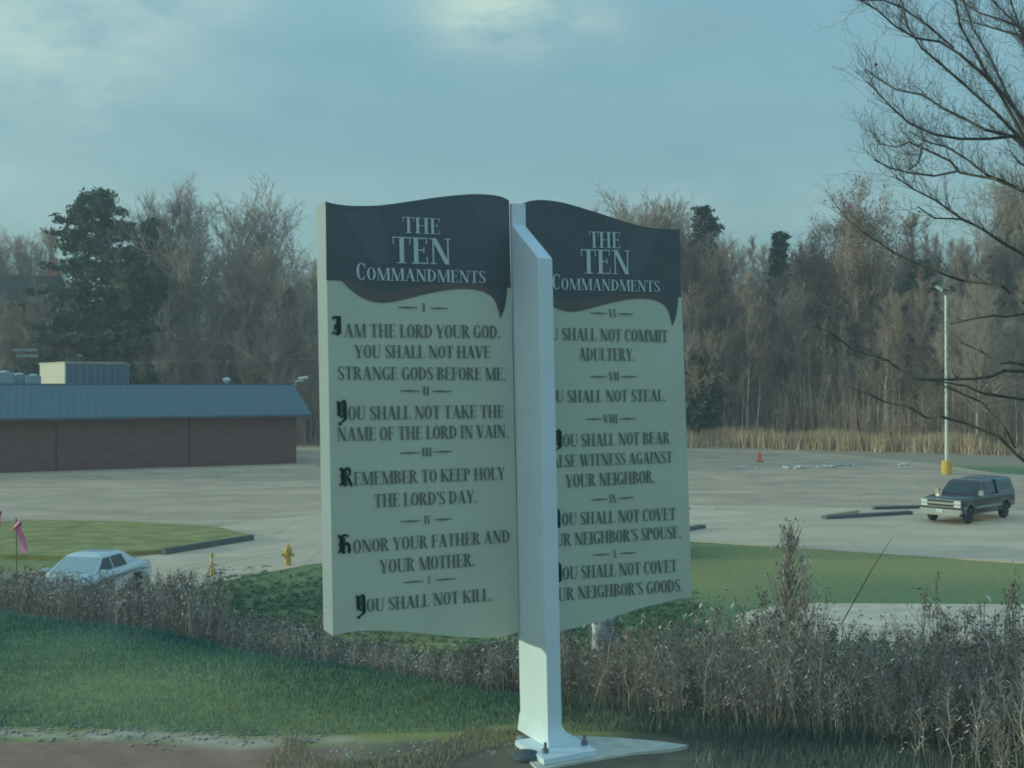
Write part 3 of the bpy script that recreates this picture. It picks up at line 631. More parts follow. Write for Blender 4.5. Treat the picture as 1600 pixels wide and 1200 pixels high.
hx = at(985, 862); n = 1600; q = np.random.default_rng(8); pos = np.stack([hx.x + q.uniform(-1.6, 1.6, n), hx.y + q.uniform(-1.6, .9, n), q.uniform(-.05, 1.5, n)], 1); s_ = q.uniform(.7, 1.2, n)  # hedge added out of sight behind the sign to cast shade on the lawn
VV, FF, CC = scatter(lp, pos, q.uniform(0, 6, n), s_, s_, np.zeros((n, 2)), q.integers(0, 5, n)); hg = empty('shade_hedge', (hx.x, hx.y, 0)); tag(hg, 'added evergreen hedge unseen behind the sign, shading the far lawn', 'hedge')
tri_mesh('foliage', VV - np.array((hx.x, hx.y, 0)), FF, weed_m, hg, cols=CC)
# ribbons on stakes, plastic bag
pink = mat('pink_tape', (.72, .22, .42), .5); wood = mat('stake_wood', (.22, .17, .11), .8, noise=.2, scale=30)
def ribbon_stake(px, label, tail, knot):
    d = 9.9; x = (px - 800) / F * d; z = gh(x, d); zt = EYE + (600 - knot[1] + 10) / F * d
    e = empty('survey_stake', (x, d, z)); tag(e, label, 'stake', 'survey stakes in the weeds')
    mb = MB(); mb.tube([(0, 0, -.1), (-.01, 0, zt - z)], [.005, .005], 6); mb.build('stake', wood, e)
    mb = MB(); k = atd(*knot, d - .02) - Vector((x, d, z)); pts = [k] + [atd(*t, d - .02 - .015 * i) - Vector((x, d, z)) for i, t in enumerate(tail)]
    w = [.020, .024, .022, .026, .022]
    for off in (0, .003):
        vs = []
        for i, p in enumerate(pts): vs += [p + Vector((-w[i], off, 0)), p + Vector((w[i], off + .012 * (-1) ** i, .012))]
        mb.add(vs, [(2 * i, 2 * i + 1, 2 * i + 3, 2 * i + 2) for i in range(len(pts) - 1)])
    mb.tube([k + Vector((-.05, 0, -.05)), k, k + Vector((.025, -.01, .025))], [.01, .018, .014], 6)
    mb.build('pink_ribbon', pink, e)
ribbon_stake(27, 'thin stake with a bright pink tape tail hanging over the weeds', [(30, 830), (35, 845), (39, 865)], (29, 819))
ribbon_stake(-6, 'pink taped stake half cut by the left edge of the photo', [(-3, 812), (-4, 825)], (-2, 803))
mb = MB(); q = np.random.default_rng(3); cx, cd = 942, 8.3; nu, nv = 7, 9; vs = []
for j in range(nv):
    for i in range(nu):
        p = atd(cx - 17 + 34 * i / (nu - 1) + q.normal(0, 1.3), 966 + 52 * j / (nv - 1) + q.normal(0, 1), cd); p.y += q.normal(0, .014) + .035 * math.cos(math.pi * (i / (nu - 1) - .5)) * -1; vs.append(p)
bk = [p + Vector((0, .05, 0)) for p in vs]; fs = [(j * nu + i, j * nu + i + 1, (j + 1) * nu + i + 1, (j + 1) * nu + i) for j in range(nv - 1) for i in range(nu - 1)]
nn = nu * nv; mb.add(vs + bk, fs + [tuple(nn + t for t in f[::-1]) for f in fs] + [(i, i + 1, nn + i + 1, nn + i) for i in range(nu - 1)] + [((nv - 1) * nu + i, nn + (nv - 1) * nu + i, nn + (nv - 1) * nu + i + 1, (nv - 1) * nu + i + 1) for i in range(nu - 1)] + [(j * nu, nn + j * nu, nn + (j + 1) * nu, (j + 1) * nu) for j in range(nv - 1)] + [(j * nu + nu - 1, (j + 1) * nu + nu - 1, nn + (j + 1) * nu + nu - 1, nn + j * nu + nu - 1) for j in range(nv - 1)])
tag(mb.build('plastic_bag', mat('bag_plastic', (.42, .42, .47), .4, noise=.2, scale=25), smooth=True), 'crumpled pale grey plastic bag caught in weeds below the right page', 'bag')

# ------------------------------------------------------------------ hydrant, bollard, cone, rubble, lamp post
yel = mat('yellow_paint', (.62, .40, .07), .5, noise=.1, scale=8)
h0 = at(450, 884); e = empty('fire_hydrant', (h0.x, h0.y, 0)); tag(e, 'yellow fire hydrant at the edge of the driveway', 'hydrant')
mb = MB(); mb.lathe([(.15, 0), (.15, .05), (.105, .06), (.10, .42), (.145, .43), (.145, .47), (.12, .48)], n=16); mb.build('barrel', yel, e, smooth=False)
mb = MB(); mb.lathe([(.13, .48), (.135, .5), (.12, .58), (.07, .65), (.03, .67), (.03, .72), (.005, .72)], n=16); mb.build('bonnet', yel, e)
for s in (-1, 1):
    mb = MB(); mb.tube([(0, 0, 0), (.17 * s, 0, 0), (.175 * s, 0, 0), (.2 * s, 0, 0)], [.05, .05, .065, .065], 10); o = mb.build('side_nozzle', yel, e); o.location = (0, 0, .36)
mb = MB(); mb.tube([(0, 0, 0), (0, -.18, 0), (0, -.185, 0), (0, -.22, 0)], [.065, .065, .085, .085], 10); o = mb.build('front_nozzle', yel, e); o.location = (0, 0, .32)
b0 = at(331, 902); e = empty('marker_post', (b0.x, b0.y, 0)); tag(e, 'short yellow marker post left of the hydrant', 'post')
mb = MB(); mb.lathe([(.05, 0), (.05, .72), (.045, .75), (.02, .77), (.003, .77)], n=10); mb.build('shaft', yel, e)
mb = MB(); mb.lathe([(.056, .5), (.056, .6)], n=10); mb.build('reflector_band', mat('band_white', (.7, .7, .65), .4), e)
c0 = at(1187, 722); e = empty('traffic_cone', (c0.x, c0.y, .012)); tag(e, 'orange traffic cone on the far side of the parking lot', 'cone')
mb = MB(); mb.lathe([(.20, .04), (.17, .2), (.13, .5), (.10, .74), (.06, .8), (.01, .8)], n=14); mb.build('cone_body', mat('cone_orange', (.85, .16, .05), .5), e)
mb = MB(); mb.box((0, 0, .02), (.5, .5, .04)); mb.build('cone_base', mat('cone_rubber', (.05, .03, .03), .8), e)
for i, (px, py, wd, label) in enumerate([(1152, 732, .65, 'low white rubble heap left of the orange cone'), (1188, 734, .3, 'tiny white rubble scrap just in front of the orange cone'), (1243, 732, 1.4, 'widest white rubble heap right of the orange cone'), (1289, 731, .9, 'white rubble heap in the middle of the row'), (1325, 728, 1.1, 'white rubble heap at the right end of the row'), (1412, 727, .8, 'white scrap pile nearest the lamp post'), (1301, 722, .3, 'small white lump behind the row of rubble')]):
    p = at(px, py); r2 = random.Random(i); VVs = []; FFs = []; bs = 0
    for k in range(max(3, int(wd * 12))):
        v, f = stone(r2.uniform(.08, .2), 50 + i * 31 + k); v = v + np.array((r2.gauss(0, wd * .4), r2.gauss(0, .25), r2.uniform(.03, .12))); VVs.append(v); FFs.append(f + bs); bs += len(v)
    o = tri_mesh('rubble_heap', np.concatenate(VVs), np.concatenate(FFs), mat('white_rubble', (.62, .62, .60), .8, noise=.2, scale=6)); o.location = (p.x, p.y, .012); tag(o, label, 'rubble', 'white rubble heaps on the lot')

l0 = at(1479, 741); e = empty('lamp_post', (l0.x, l0.y, .012)); tag(e, 'tall white parking lot lamp post on a yellow round concrete base', 'lamp post')
mb = MB(); mb.lathe([(.33, 0), (.33, .86), (.30, .9), (.01, .9)], n=20); mb.build('concrete_base', mat('base_yellow', (.70, .45, .05), .7, noise=.12, scale=3), e)
ptop = (600 - 462) / F * l0.y + EYE
polew = mat('pole_white', (.75, .74, .68), .4)
mb = MB(); mb.tube([(0, 0, .9), (-.05, 0, ptop)], [.10, .075], 10); mb.build('pole', polew, e)
mb = MB(); mb.tube([(-.05, 0, ptop), (-.05, 0, ptop + .45)], [.05, .05], 8); mb.tube([(-.55, -.05, ptop + .35), (.35, .05, ptop + .35)], [.04, .04], 6); mb.build('bracket', mat('bracket_dark', (.06, .06, .06), .5), e)
for s, m_ in ((-1, polew), (1, mat('lamp_dark', (.05, .05, .055), .5))):
    mb = MB(); mb.box((0, 0, 0), (.55, .34, .16), 0, 0, .8); o = mb.build('lamp_head', m_, e); o.location = (-.05 + .45 * s, 0, ptop + .48); o.rotation_euler = (0, R(40 if s < 0 else 48), R(-10))

# ------------------------------------------------------------------ building on the left with its rooftop pieces
bl, br = at(-330, 751), at(463, 724); bv = (br - bl); bv.z = 0; blen = bv.length; bang = math.atan2(bv.y, bv.x)
brick = bpy.data.materials.new('brick'); brick.use_nodes = True; _n = brick.node_tree.nodes; _l = brick.node_tree.links; _b = _n['Principled BSDF']; _b.inputs['Roughness'].default_value = .85
_bt = _n.new('ShaderNodeTexBrick'); _bt.inputs['Color1'].default_value = (.24, .11, .10, 1); _bt.inputs['Color2'].default_value = (.16, .09, .085, 1); _bt.inputs['Mortar'].default_value = (.12, .10, .09, 1); _bt.inputs['Scale'].default_value = 1.0
_bt.inputs['Brick Width'].default_value = .44; _bt.inputs['Row Height'].default_value = .15; _bt.inputs['Mortar Size'].default_value = .012
_tc = _n.new('ShaderNodeTexCoord'); _mp = _n.new('ShaderNodeMapping'); _mp.inputs['Rotation'].default_value = (R(90), 0, 0); _l.new(_tc.outputs['Object'], _mp.inputs[0]); _l.new(_mp.outputs[0], _bt.inputs[0]); _l.new(_bt.outputs['Color'], _b.inputs['Base Color'])
roofm = mat('blue_metal_roof', (.165, .215, .265), .5, noise=.06, scale=.6)
e = empty('brick_building', (bl.x, bl.y, 0), bang); tag(e, 'long low brick building with a wide blue grey mansard roof', 'building')
zt_b, zb_b = 5.95, 3.70; BD = 18.
mb = MB(); mb.box((blen / 2, BD / 2, zb_b / 2 + .15), (blen, BD, zb_b + .3)); mb.build('wall', brick, e)
mb = MB()
for k in range(3): mb.box((blen - 26 + 9 * k, -.012, 1.9), (.12, .03, 3.6))
mb.build('downpipe', mat('pipe_brown', (.06, .045, .04), .6), e)
ov = .9; y0 = -ov; yt = .35
mb = MB()
lo4 = [(-ov, y0, zb_b), (blen + ov, y0, zb_b), (blen + ov, BD + ov, zb_b), (-ov, BD + ov, zb_b)]; hi4 = [(.2, yt, zt_b), (blen - .1, yt, zt_b), (blen - .1, BD - yt, zt_b), (.2, BD - yt, zt_b)]
mb.add(lo4 + hi4, [(0, 1, 5, 4), (1, 2, 6, 5), (2, 3, 7, 6), (3, 0, 4, 7), (4, 5, 6, 7), (3, 2, 1, 0)])
rf = mb.build('mansard_roof', roofm, e)
mb = MB(); mb.box((blen / 2, y0 + .02, zb_b - .06), (blen + 2 * ov, .1, .16)); mb.box((blen / 2, yt + .03, zt_b + .03), (blen - .2, .12, .09)); mb.build('fascia', mat('fascia_dark', (.10, .12, .14), .5), rf)
mb = MB()
for k in range(int(blen / .45)):
    t = k * .45; fx0 = -ov + t * (blen + 2 * ov) / blen; fx1 = .2 + t * (blen - .3) / blen
    mb.tube([(fx0, y0 - .01, zb_b), (fx1, yt - .01, zt_b)], .011, 4)
mb.build('standing_seam', roofm, rf)
binv = Matrix.Translation((bl.x, bl.y, 0)) @ Matrix.Rotation(bang, 4, 'Z')
def on_roof(px, off):                       # a point of the flat roof, off metres behind the front edge, on the pixel column px
    d = pxdir(px, 600); a = binv @ Vector((0, off, 0)); n_ = binv.to_3x3() @ Vector((0, 1, 0)); t = a.dot(n_) / (Vector((d.x, d.y, 0)).dot(n_)); return Vector((d.x * t, d.y * t, zt_b))
metal = mat('grey_metal', (.30, .34, .40), .45, noise=.1, scale=3); creamm = mat('cream_metal', (.62, .55, .40), .5); whitem = mat('white_metal', (.72, .72, .68), .4)
p = on_roof(103, 3.0); e2 = empty('rooftop_unit', p, bang + R(8)); tag(e2, 'large louvred rooftop unit with a cream end panel', 'rooftop unit')
ww = on_roof(205, 3.0); uw = (ww - p).length; uh = (600 - 566) / F * p.y + .05
mb = MB(); mb.box((uw / 2, 3.4, uh / 2), (uw, 6.8, uh - .06)); mb.build('casing', metal, e2)
mb = MB()
for k in range(9): mb.box((uw * (k + .5) / 9, -.03, uh / 2), (uw / 9 - .12, .05, uh * .82))
mb.build('louvre', mat('louvre_blue', (.12, .15, .20), .5), e2)
mb = MB(); mb.box((-.03, 3.4, uh / 2), (.06, 6.7, uh - .1)); mb.build('end_panel', creamm, e2)
mb = MB(); mb.box((uw * .45, 3.4, uh), (uw * .95, 7.0, .08)); mb.build('top_rail', creamm, e2)
for i, (px, off, w_, h_, label, m_) in enumerate([(8, 1.6, 1.1, .85, 'cream and blue grey rooftop box at the left edge of the roof', creamm), (30, 2.2, 1.3, .7, 'blue grey rooftop box second from the left', metal), (52, 1.5, .9, .62, 'small pale rooftop box beside the large unit', whitem)]):
    p = on_roof(px, off); e2 = empty('rooftop_box', p, bang); tag(e2, label, 'rooftop unit', 'small rooftop boxes')
    mb = MB(); mb.box((0, 0, h_ / 2), (w_, 1.0, h_)); mb.build('casing', metal, e2); mb = MB(); mb.box((-w_ / 2 - .02, 0, h_ / 2), (.04, .9, h_ * .85)); mb.build('end_panel', m_, e2)
    mb = MB(); mb.lathe([(.28, h_), (.28, h_ + .08), (.1, h_ + .12)], n=12); mb.build('fan_cap', whitem, e2)
p = on_roof(354, 1.2); e2 = empty('roof_vent', p); tag(e2, 'round white mushroom vent on the roof edge', 'vent')
mb = MB(); mb.lathe([(.10, 0), (.10, .2), (.12, .22)], n=12); mb.build('stem', whitem, e2); mb = MB(); mb.lathe([(.12, .18), (.27, .24), (.30, .34), (.26, .46), (.14, .53), (.01, .55)], n=16); mb.build('cap', whitem, e2, smooth=True)
p = on_roof(461, 1.0); e2 = empty('exhaust_pipe', p); tag(e2, 'white tee-topped exhaust pipe at the right end of the roof', 'pipe')
tx = (474 - 461) / F * p.y
mb = MB(); mb.tube([(0, 0, 0), (0, 0, .25), (tx, 0, .3), (tx, 0, .42)], .055, 8); mb.build('pipe', whitem, e2); mb = MB(); mb.tube([(tx - .38, 0, .44), (tx + .34, 0, .56)], .12, 10); mb.build('tee_head', whitem, e2)
mb = MB(); pts = []
for i in range(25):
    t = i / 24; px = 205 + t * 420; pts.append(atd(px, 566 - 9 * t - 6 * t * (1 - t) * -1, 84))
mb.tube(pts, .018, 4); tag(mb.build('overhead_wire', mat('wire_grey', (.25, .25, .25), .5)), 'thin pale overhead wire running right from the rooftop unit', 'wire')

# far houses on the hill, board rails
def house(name, px0, px1, pyt, pyb, d, wall_c, roof_c, label, flat_roof=False):
    a, b = atd(px0, pyb, d), atd(px1, pyb, d); w = (b - a).length; z0 = gh((a.x + b.x) / 2, d + 4) - 1; zt2 = EYE + (600 - pyt) / F * d; zb2 = EYE + (600 - pyb) / F * d
    e = empty(name, ((a.x + b.x) / 2, d, z0)); tag(e, label, 'house'); mb = MB(); mb.box((0, 4, (zb2 - z0) / 2), (w, 8, zb2 - z0)); mb.build('wall', mat(name + '_wall', wall_c, .85, noise=.1, scale=1), e)
    mb = MB(); h = zt2 - zb2; hw = w / 2 + .4
    if flat_roof: mb.box((0, 4, zb2 - z0 + h / 2), (2 * hw, 8.8, h))
    else: mb.add([(-hw, -.5, zb2 - z0), (hw, -.5, zb2 - z0), (hw, 8.5, zb2 - z0), (-hw, 8.5, zb2 - z0), (-hw, 4, zt2 - z0), (hw, 4, zt2 - z0)], [(0, 1, 5, 4), (2, 3, 4, 5), (0, 4, 3), (1, 2, 5), (3, 2, 1, 0)])
    rf = mb.build('roof', mat(name + '_roof', roof_c, .8, noise=.1, scale=1), e)
    return e, w, z0, zb2, zt2, rf
e, w, z0, zb2, zt2, rf = house('hill_house', -90, 68, 425, 475, 128, (.07, .06, .05), (.035, .034, .032), 'dark roofed house on the wooded hill at the left edge')
mb = MB(); gx = w / 2 - .8; mb.add([(gx - .85, 3.9, zt2 - z0 - 1), (gx + .85, 3.9, zt2 - z0 - 1), (gx + .85, 5, zt2 - z0 - 1), (gx - .85, 5, zt2 - z0 - 1), (gx + .3, 3.9, zt2 - z0 + 2.1), (gx + .3, 5, zt2 - z0 + 2.1)], [(0, 1, 4), (1, 2, 5, 4), (2, 3, 5), (3, 0, 4, 5), (3, 2, 1, 0)]); mb.build('gable', mat('orange_brick', (.40, .17, .10), .8), e)
mb = MB()
for k in (-3, 0, 3): mb.box((k, -.02, zb2 - z0 - 2), (1.1, .06, 1.3))
mb.build('window', mat('dark_window', (.03, .035, .04), .2), e)
e, w, z0, zb2, zt2, rf = house('tan_house', 1573, 1680, 428, 436, 168, (.42, .34, .22), (.16, .13, .11), 'tan house high on the wooded hill at the right edge', True)
mb = MB()
for k in range(4): mb.box((-w / 2 + 1.0 + 2.1 * k, -.02, zb2 - z0 - 1.4), (.9, .06, 1.4))
mb.build('window', MATS['dark_window'], e)
pa = atd(22, 556, 103); e = empty('rail_fence', (pa.x, pa.y, gh(pa.x, pa.y))); tag(e, 'two pale boards of a low fence in the dark trees at left', 'fence'); zz = pa.z - gh(pa.x, pa.y)
mb = MB(); mb.box((1.2, 0, zz), (1.9, .06, .22)); mb.build('rail', mat('pale_board', (.30, .32, .32), .8), e); mb = MB(); mb.box((1.0, 0, zz + .52), (2.2, .06, .22)); mb.build('rail', MATS['pale_board'], e)
mb = MB(); [mb.box((k, .06, (zz + .7) / 2), (.09, .09, zz + .7)) for k in (.0, 1.1, 2.1)]; mb.build('fence_post', mat('dark_post', (.06, .055, .05), .8), e)

# ------------------------------------------------------------------ vehicles
glass = mat('car_glass', (.03, .04, .045), .08, spec=.8); chrome = mat('chrome', (.75, .74, .70), .16, metal=1.0); rubber = mat('tyre_rubber', (.03, .03, .032), .8); rimm = mat('rim_alloy', (.45, .45, .45), .35, metal=.8); lampm = mat('headlamp_glass', (.75, .74, .68), .1, spec=.8)
def inset(ol, d):
    n = len(ol); o = []; A = sum(ol[i][0] * ol[(i + 1) % n][1] - ol[(i + 1) % n][0] * ol[i][1] for i in range(n)); sg = 1 if A > 0 else -1
    for i in range(n):
        p, c, q = Vector(ol[i - 1]), Vector(ol[i]), Vector(ol[(i + 1) % n]); a = (c - p).normalized(); b = (q - c).normalized(); nn_ = Vector((-(a.y + b.y), a.x + b.x)) * sg
        nn_ = nn_.normalized() if nn_.length > .01 else Vector((0, 0)); o.append((c.x + nn_.x * d, c.y + nn_.y * d))
    return o
def arch(x, r, z0, n=8): return [(x - r * math.cos(math.pi * k / n), z0 + r * math.sin(math.pi * k / n)) for k in range(n + 1)]
def slab(mb, ol, W2, r=.07):
    i1, i2 = inset(ol, r), inset(ol, r * .3); lay = [(-W2, i1), (-W2 + r * .4, i2), (-W2 + r, ol), (W2 - r, ol), (W2 - r * .4, i2), (W2, i1)]; n = len(ol); b = len(mb.v)
    for y, o in lay: mb.v += [(p[0], y, p[1]) for p in o]
    for k in range(len(lay) - 1):
        for i in range(n): j = (i + 1) % n; mb.f.append((b + k * n + i, b + k * n + j, b + (k + 1) * n + j, b + (k + 1) * n + i)); mb.mi.append(0)
    for k in (0, len(lay) - 1):
        t = tessellate_polygon([[Vector((p[0], p[1], 0)) for p in ol]])
        for q_ in t: mb.f.append(tuple(b + k * n + i for i in q_)); mb.mi.append(0)
def wheel(e, x, y, r, w=.23):
    s = 1 if y > 0 else -1; mb = MB(); mb.lathe([(r * .62, -w / 2), (r * .9, -w / 2), (r, -w / 2 + .04), (r, w / 2 - .04), (r * .9, w / 2), (r * .62, w / 2)], n=24, axis='y'); t = mb.build('wheel', rubber, e, smooth=False); t.location = (x, y, r)
    mb = MB(); mb.lathe([(r * .62, 0), (r * .6, s * (w / 2 + .005)), (r * .45, s * (w / 2 - .03)), (r * .15, s * (w / 2 - .0)), (.01, s * (w / 2))], n=20, axis='y'); mb.build('rim', rimm, t)
    mb = MB()
    for k in range(5):
        a = k * 2 * math.pi / 5; mb.box((math.cos(a) * r * .36, s * (w / 2 + .0), math.sin(a) * r * .36), (.07, .02, .07))
    mb.build('rim_hole', rubber, t)
def glaze(e, name, pts, out=.012, m=glass):
    pts = [Vector(p) for p in pts]; n_ = (pts[1] - pts[0]).cross(pts[2] - pts[0]).normalized(); mb = MB(); mb.prism([p + n_ * out for p in pts], [p - n_ * .01 for p in pts]); return mb.build(name, m, e)
def greenhouse(xb0, xt0, xt1, xb1, zb, zt, wb, wt):
    mb = MB(); B = [(xb0, -wb, zb), (xb1, -wb, zb), (xb1, wb, zb), (xb0, wb, zb)]; m1 = zt - .07; T1 = [(xt0 + (xb0 - xt0) * .12, -wt - .01, m1), (xt1 + (xb1 - xt1) * .12, -wt - .01, m1), (xt1 + (xb1 - xt1) * .12, wt + .01, m1), (xt0 + (xb0 - xt0) * .12, wt + .01, m1)]; k = .09
    T2 = [(xt0 - k, -wt + k, zt), (xt1 + k, -wt + k, zt), (xt1 + k, wt - k, zt), (xt0 - k, wt - k, zt)]
    mb.add(B + T1 + T2, [(0, 1, 5, 4), (1, 2, 6, 5), (2, 3, 7, 6), (3, 0, 4, 7), (4, 5, 9, 8), (5, 6, 10, 9), (6, 7, 11, 10), (7, 4, 8, 11), (8, 9, 10, 11), (3, 2, 1, 0)]); return mb
def side_win(e, xs_, zb, zt, wb, wt, z0, z1, frame=None):
    for s in (-1, 1):
        f = lambda z: wb + (wt - wb) * (z - zb) / (zt - zb)
        for (a0, a1, b1, b0) in xs_:
            pts = [(a0, s * f(z0), z0), (a1, s * f(z0), z0), (b1, s * f(z1), z1), (b0, s * f(z1), z1)]; glaze(e, 'side_window', pts if s < 0 else pts[::-1])

def soften(o, w=.05):
    b_ = o.modifiers.new('round', 'BEVEL'); b_.width = w; b_.segments = 3; b_.limit_method = 'ANGLE'; b_.angle_limit = R(25); return o
# pickup with a canopy over its bed
tp = at(1518, 817); e = empty('pickup_truck', (tp.x, tp.y, .035))
paint = mat('dark_maroon_paint', (.045, .028, .034), .22, spec=.6, coat=.4, noise=.1, scale=2); topper = mat('canopy_paint', (.06, .085, .13), .25, spec=.6, coat=.4); trim = mat('side_trim', (.32, .31, .29), .4); plas = mat('black_plastic', (.02, .02, .022), .6)
tag(e, 'dark maroon pickup truck with a blue canopy over its bed parked on the drive', 'pickup')
hd = math.atan2(-.67, -.74); e.rotation_euler = (0, 0, hd); e.location = Vector((tp.x, tp.y, .035)) - Vector((math.cos(hd), math.sin(hd), 0)) * 1.30 + Vector((-.62, .3, 0)); e.scale = (.92, .95, .95)
ol = [(-2.8, .55)] + [(-2.25, .5)] + arch(-1.78, .46, .42)[0:] + [(-1.25, .38), (1.30, .38)] + arch(1.82, .46, .42) + [(2.35, .45), (2.62, .5), (2.72, .62), (2.72, 1.0), (2.62, 1.10), (2.1, 1.17), (1.1, 1.23), (-2.78, 1.20)]
mb = MB(); slab(mb, ol, .97, .09); bd = mb.build('body', paint, e, smooth=2)
soften(greenhouse(1.15, .42, -.95, -1.02, 1.2, 1.86, .86, .70).build('cab', paint, e, smooth=2), .05)
mb = greenhouse(-1.06, -1.08, -2.62, -2.80, 1.19, 1.88, .93, .78); mb.build('canopy', topper, e, smooth=2)
glaze(e, 'windshield', [(1.09, .74, 1.26), (1.09, -.74, 1.26), (.52, -.64, 1.76), (.52, .64, 1.76)][::-1])
side_win(e, [(.92, .12, .12, .44), (.04, -.86, -.86, .04)], 1.2, 1.79, .86, .71, 1.28, 1.72); side_win(e, [(-1.3, -2.5, -2.46, -1.3)], 1.19, 1.81, .93, .79, 1.34, 1.70)
mb = MB(); mb.box((2.74, 0, .58), (.2, 1.92, .20)); mb.box((2.70, 0, .44), (.12, 1.7, .12)); mb.build('front_bumper', chrome, e)
mb = MB(); mb.box((2.725, 0, .93), (.05, 1.24, .30)); gr = mb.build('grille', plas, e)
mb = MB(); mb.box((2.75, 0, .93), (.04, 1.28, .09)); mb.box((2.75, 0, 1.085), (.04, 1.9, .03)); mb.box((2.75, 0, .77), (.04, 1.9, .03)); mb.build('chrome_bar', chrome, gr)
for s in (-1, 1):
    mb = MB(); mb.box((2.73, .78 * s, .985), (.06, .30, .15)); mb.box((2.73, .78 * s, .83), (.06, .30, .11)); mb.build('headlight', lampm, e)
    mb = MB(); mb.box((.95, 1.06 * s, 1.33), (.12, .2, .22)); mb.box((.93, .93 * s, 1.26), (.06, .16, .05)); mb.build('wing_mirror', chrome if s < 0 else trim, e)
    mb = MB(); mb.box((.0, .972 * s, .70), (2.55, .025, .11)); mb.box((2.38, .965 * s, .72), (.24, .03, .10)); mb.box((-2.5, .965 * s, .72), (.4, .03, .10)); mb.build('side_moulding', trim, e)
    mb = MB(); mb.tube([(1.82 - .50 * math.cos(t), .965 * s, .42 + .50 * math.sin(t)) for t in np.linspace(0, math.pi, 12)], .025, 5); mb.tube([(-1.78 - .50 * math.cos(t), .965 * s, .42 + .50 * math.sin(t)) for t in np.linspace(0, math.pi, 12)], .025, 5); mb.build('wheel_arch_trim', trim, e)
    mb = MB(); [mb.box((k, .968 * s, .85), (.015, .012, .66)) for k in (1.02, -.05, -1.0)]; mb.build('door_seam', plas, e); mb = MB(); mb.box((.15, .98 * s, 1.08), (.16, .03, .04)); mb.build('door_handle', chrome, e)
mb = MB(); mb.box((2.86, 0, .60), (.02, .32, .15)); mb.build('licence_plate', mat('plate_white', (.6, .6, .62), .4), e)
mb = MB(); mb.box((.3, 0, .42), (3.6, 1.3, .2)); mb.build('underbody', plas, e)
for x in (1.82, -1.78):
    for s in (-1, 1): wheel(e, x, .84 * s, .37)

# white saloon half hidden by the weeds
wpnt = mat('white_car_paint', (.72, .73, .72), .25, coat=.3, spec=.5)
cp = at(128, 944); e = empty('white_car', (cp.x, cp.y, .035)); e.scale = (.9, .9, .9); tag(e, 'white car half hidden behind dead weeds on the driveway', 'car')
hd = math.atan2(-.985, -.17); e.rotation_euler = (0, 0, hd); e.location = Vector((cp.x, cp.y, .035)) - Vector((math.cos(hd), math.sin(hd), 0)) * .4
ol = [(-2.3, .45), (-1.95, .3)] + arch(-1.35, .37, .33) + [(-.9, .24), (.9, .24)] + arch(1.4, .37, .33) + [(1.9, .26), (2.25, .36), (2.32, .55), (2.15, .74), (1.5, .88), (.95, .96), (-1.55, 1.0), (-2.2, .95), (-2.33, .75)]
mb = MB(); slab(mb, ol, .9, .12); mb.build('body', wpnt, e, smooth=2)
soften(greenhouse(1.15, .32, -.85, -1.75, .93, 1.46, .80, .60).build('cabin', wpnt, e, smooth=2), .07)
glz = mat('windscreen_glare', (.42, .46, .44), .18, spec=.9, coat=.6)  # glare on the windscreen is put into its pale base colour
glaze(e, 'windshield', [(1.06, .68, .99), (1.06, -.68, .99), (.44, -.56, 1.38), (.44, .56, 1.38)][::-1], m=glz)
side_win(e, [(.85, .0, .0, .36), (-.07, -.85, -.72, -.07)], .93, 1.39, .80, .61, 1.0, 1.35)
for s in (-1, 1):
    mb = MB(); mb.box((.85, .95 * s, 1.02), (.12, .2, .14)); mb.build('wing_mirror', wpnt, e); mb = MB(); mb.box((2.2, .62 * s, .66), (.16, .36, .14)); mb.build('headlight', lampm, e)
mb = MB(); mb.box((2.3, 0, .5), (.06, 1.0, .16)); mb.build('grille', plas, e)
for x in (1.4, -1.35):
    for s in (-1, 1): wheel(e, x, .78 * s, .32, .2)

